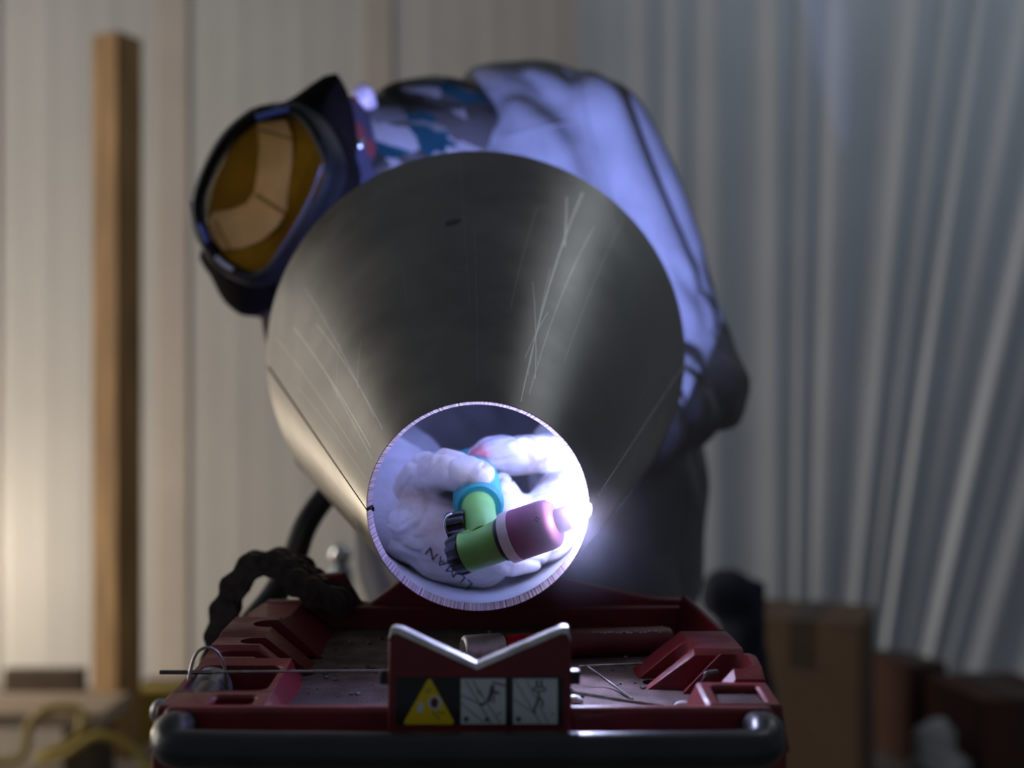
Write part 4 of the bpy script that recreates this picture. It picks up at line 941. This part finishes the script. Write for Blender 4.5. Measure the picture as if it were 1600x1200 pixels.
# ---------------------------------------------------------------- gloves
def glove_mat(name, stains_and_shade):
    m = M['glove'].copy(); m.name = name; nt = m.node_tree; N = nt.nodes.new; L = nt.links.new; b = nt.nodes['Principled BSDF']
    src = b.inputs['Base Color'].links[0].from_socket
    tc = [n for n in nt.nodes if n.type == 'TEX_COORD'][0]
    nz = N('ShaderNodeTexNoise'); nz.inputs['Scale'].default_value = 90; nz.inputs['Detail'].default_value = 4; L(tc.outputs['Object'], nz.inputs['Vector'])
    for (c, rd, col, st) in stains_and_shade:
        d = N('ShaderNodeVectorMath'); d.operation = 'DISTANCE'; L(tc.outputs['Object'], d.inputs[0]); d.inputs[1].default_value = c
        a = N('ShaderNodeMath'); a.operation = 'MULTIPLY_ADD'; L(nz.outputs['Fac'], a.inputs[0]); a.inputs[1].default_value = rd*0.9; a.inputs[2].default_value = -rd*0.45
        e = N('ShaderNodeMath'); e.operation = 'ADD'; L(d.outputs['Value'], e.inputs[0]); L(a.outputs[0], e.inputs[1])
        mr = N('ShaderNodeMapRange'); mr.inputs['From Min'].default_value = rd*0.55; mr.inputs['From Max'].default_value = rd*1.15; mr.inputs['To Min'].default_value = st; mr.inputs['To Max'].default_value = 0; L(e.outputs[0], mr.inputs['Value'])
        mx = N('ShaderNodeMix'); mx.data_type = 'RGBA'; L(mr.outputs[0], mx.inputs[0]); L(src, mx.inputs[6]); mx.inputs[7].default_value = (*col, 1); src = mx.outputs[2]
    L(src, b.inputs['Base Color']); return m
def glove(name, prims, label, disp_s, stains_and_shade):
    bm = bmesh.new()
    for q in prims:
        if q[0] == 'c': capsule(bm, q[1], q[2], q[3], q[4], 20)
        else: ellipsoid(bm, q[1], q[2], q[3] if len(q) > 3 else None)
    def dsp(p, n):
        q = V((p.x*0.7, p.y, p.z*1.3)); return -0.0019*(1-min(1, abs(noise.noise(q*30+V((disp_s, 2, 3))))*7)) - 0.0010*(1-min(1, abs(noise.noise(q*62+V((disp_s, 5, 3))))*6)) + 0.0018*noise.noise(p*26+V((0, disp_s, 1)))
    g = blob(name, bm, 0.0014, 3, glove_mat('soiled_shaded_goatskin', stains_and_shade), per, dsp, True); g['label'] = label
    return g
def chainp(pts):
    "finger: list of (point, radius)"
    return [('c', a[0], a[1], b[0], b[1]) for a, b in zip(pts, pts[1:])]
# hand holding the torch (screen left)
pr = []
pr += chainp([(P(628, 815, 0.80), 0.030), (P(672, 822, 0.765), 0.027), (P(715, 845, 0.752), 0.024)])            # palm
pr += chainp([(P(640, 800, 0.79), 0.029), (P(690, 862, 0.762), 0.021), (P(752, 872, 0.752), 0.019)])
pr += chainp([(P(655, 775, 0.775), 0.021), (P(664, 742, 0.757), 0.0155), (P(692, 733, 0.742), 0.0135), (P(738, 742, 0.730), 0.0118), (P(748, 741, 0.728), 0.0100)])   # thumb
pr += chainp([(P(715, 852, 0.752), 0.016), (P(778, 876, 0.738), 0.0125), (P(826, 868, 0.745), 0.0115), (P(848, 842, 0.768), 0.010)])   # forefinger under the torch
pr += chainp([(P(700, 840, 0.76), 0.018), (P(765, 850, 0.772), 0.0125), (P(806, 826, 0.785), 0.0115), (P(800, 790, 0.80), 0.0105)])   # middle finger round the handle
pr += chainp([(P(690, 826, 0.77), 0.018), (P(750, 832, 0.800), 0.0125), (P(790, 800, 0.812), 0.0115), (P(776, 768, 0.815), 0.010)])
pr += chainp([(P(680, 815, 0.78), 0.016), (P(735, 815, 0.825), 0.012), (P(772, 785, 0.832), 0.011), (P(760, 760, 0.830), 0.010)])
gl = glove('glove', pr, 'white leather glove gripping the torch', 3.0, [(P(652, 772, 0.76), 0.016, (0.30, 0.20, 0.13), 0.7), (P(690, 800, 0.745), 0.020, (0.34, 0.25, 0.20), 0.6), (P(705, 842, 0.735), 0.016, (0.33, 0.25, 0.19), 0.6), (P(690, 715, 0.74), 0.015, (0.40, 0.35, 0.32), 0.5)])
bm = bmesh.new()
capsule(bm, P(640, 805, 0.788), 0.033, P(604, 790, 0.845), 0.037); capsule(bm, P(604, 790, 0.845), 0.037, P(606, 750, 0.905), 0.038)
blob('glove_cuff', bm, 0.003, 4, M['cuff'], per, lambda p, n: 0.0022*noise.noise(V((p.x*60, p.y*12, p.z*30))), True)
# handwritten letters on the glove
cu_ = bpy.data.curves.new('txt', 'FONT'); cu_.body = 'LLMAN'; cu_.size = 1; cu_.resolution_u = 2; cu_.space_character = 1.08
to = bpy.data.objects.new('txt', cu_); C.objects.link(to)
dg = bpy.context.evaluated_depsgraph_get(); tm = bpy.data.meshes.new_from_object(to.evaluated_get(dg)); bpy.data.objects.remove(to)
bm = bmesh.new(); bm.from_mesh(tm); bmesh.ops.triangulate(bm, faces=bm.faces)
bmesh.ops.subdivide_edges(bm, edges=[e for e in bm.edges if e.calc_length() > 0.12], cuts=3, use_grid_fill=True); bmesh.ops.triangulate(bm, faces=bm.faces)
xs = [v.co.x for v in bm.verts]; wtx = max(xs)-min(xs)
bpy.context.view_layer.update()
gb = BVHTree.FromObject(gl, bpy.context.evaluated_depsgraph_get()); gi = gl.matrix_world.inverted()
start, end = V((739, 912)), V((672, 855)); rd = (end-start).normalized(); up = V((-(-rd.y)*-1, 0))
rdm = V((rd.x, -rd.y)); upm = V((-rdm.y, rdm.x)); upp = V((upm.x, -upm.y)); LW = (end-start).length
for v in bm.verts:
    q = start + rd*((v.co.x-min(xs))/wtx*LW) + upp*(v.co.y*19)
    o = gi @ V((0, 0, CAMZ)); d = (gi.to_3x3() @ (P(q.x, q.y, 1)-V((0, 0, CAMZ)))).normalized(); h = gb.ray_cast(o, d)
    if h[0] is not None: v.co = (gl.matrix_world @ h[0]) - (P(q.x, q.y, 1)-V((0, 0, CAMZ))).normalized()*0.0007
    else: v.co = P(q.x, q.y, 0.75)
obj('lettering', bm, M['ink'], gl)['label'] = 'black handwritten letters'
# free hand (screen right)
pr = []
pr += chainp([(P(900, 772, 0.86), 0.029), (P(884, 805, 0.80), 0.028), (P(854, 824, 0.775), 0.024)])
pr += chainp([(P(900, 745, 0.88), 0.026), (P(892, 716, 0.86), 0.0190), (P(846, 708, 0.825), 0.0140), (P(800, 710, 0.80), 0.0140), (P(768, 714, 0.795), 0.0135), (P(748, 722, 0.795), 0.0110)])
pr += chainp([(P(864, 812, 0.79), 0.022), (P(836, 803, 0.775), 0.0125), (P(800, 796, 0.770), 0.0115), (P(788, 766, 0.772), 0.0095), (P(786, 750, 0.775), 0.006)])
pr += chainp([(P(862, 820, 0.79), 0.024), (P(828, 822, 0.775), 0.0130), (P(798, 816, 0.772), 0.0115), (P(785, 795, 0.778), 0.010)])
pr += chainp([(P(866, 840, 0.79), 0.022), (P(832, 850, 0.785), 0.0125), (P(802, 842, 0.786), 0.011)])
pr += chainp([(P(866, 850, 0.80), 0.020), (P(840, 872, 0.80), 0.012), (P(812, 866, 0.80), 0.010)])
g2 = glove('glove', pr, 'white leather glove with a stained pinkish fingertip', 9.0, [(P(795, 712, 0.79), 0.024, (0.20, 0.19, 0.22), 0.85), (P(850, 712, 0.80), 0.018, (0.16, 0.12, 0.09), 0.85), (P(872, 752, 0.80), 0.022, (0.18, 0.13, 0.10), 0.7), (P(745, 712, 0.785), 0.0105, (0.34, 0.08, 0.11), 0.9)])  # first patch puts shade into the forefinger's colour, the rest is soil and stain
bm = bmesh.new()
capsule(bm, P(898, 770, 0.855), 0.032, P(896, 735, 0.91), 0.036); capsule(bm, P(896, 735, 0.91), 0.036, P(896, 715, 0.955), 0.038)
blob('glove_cuff', bm, 0.003, 4, M['cuff'], per, lambda p, n: 0.0022*noise.noise(V((p.x*60, p.y*12, p.z*30))), True)
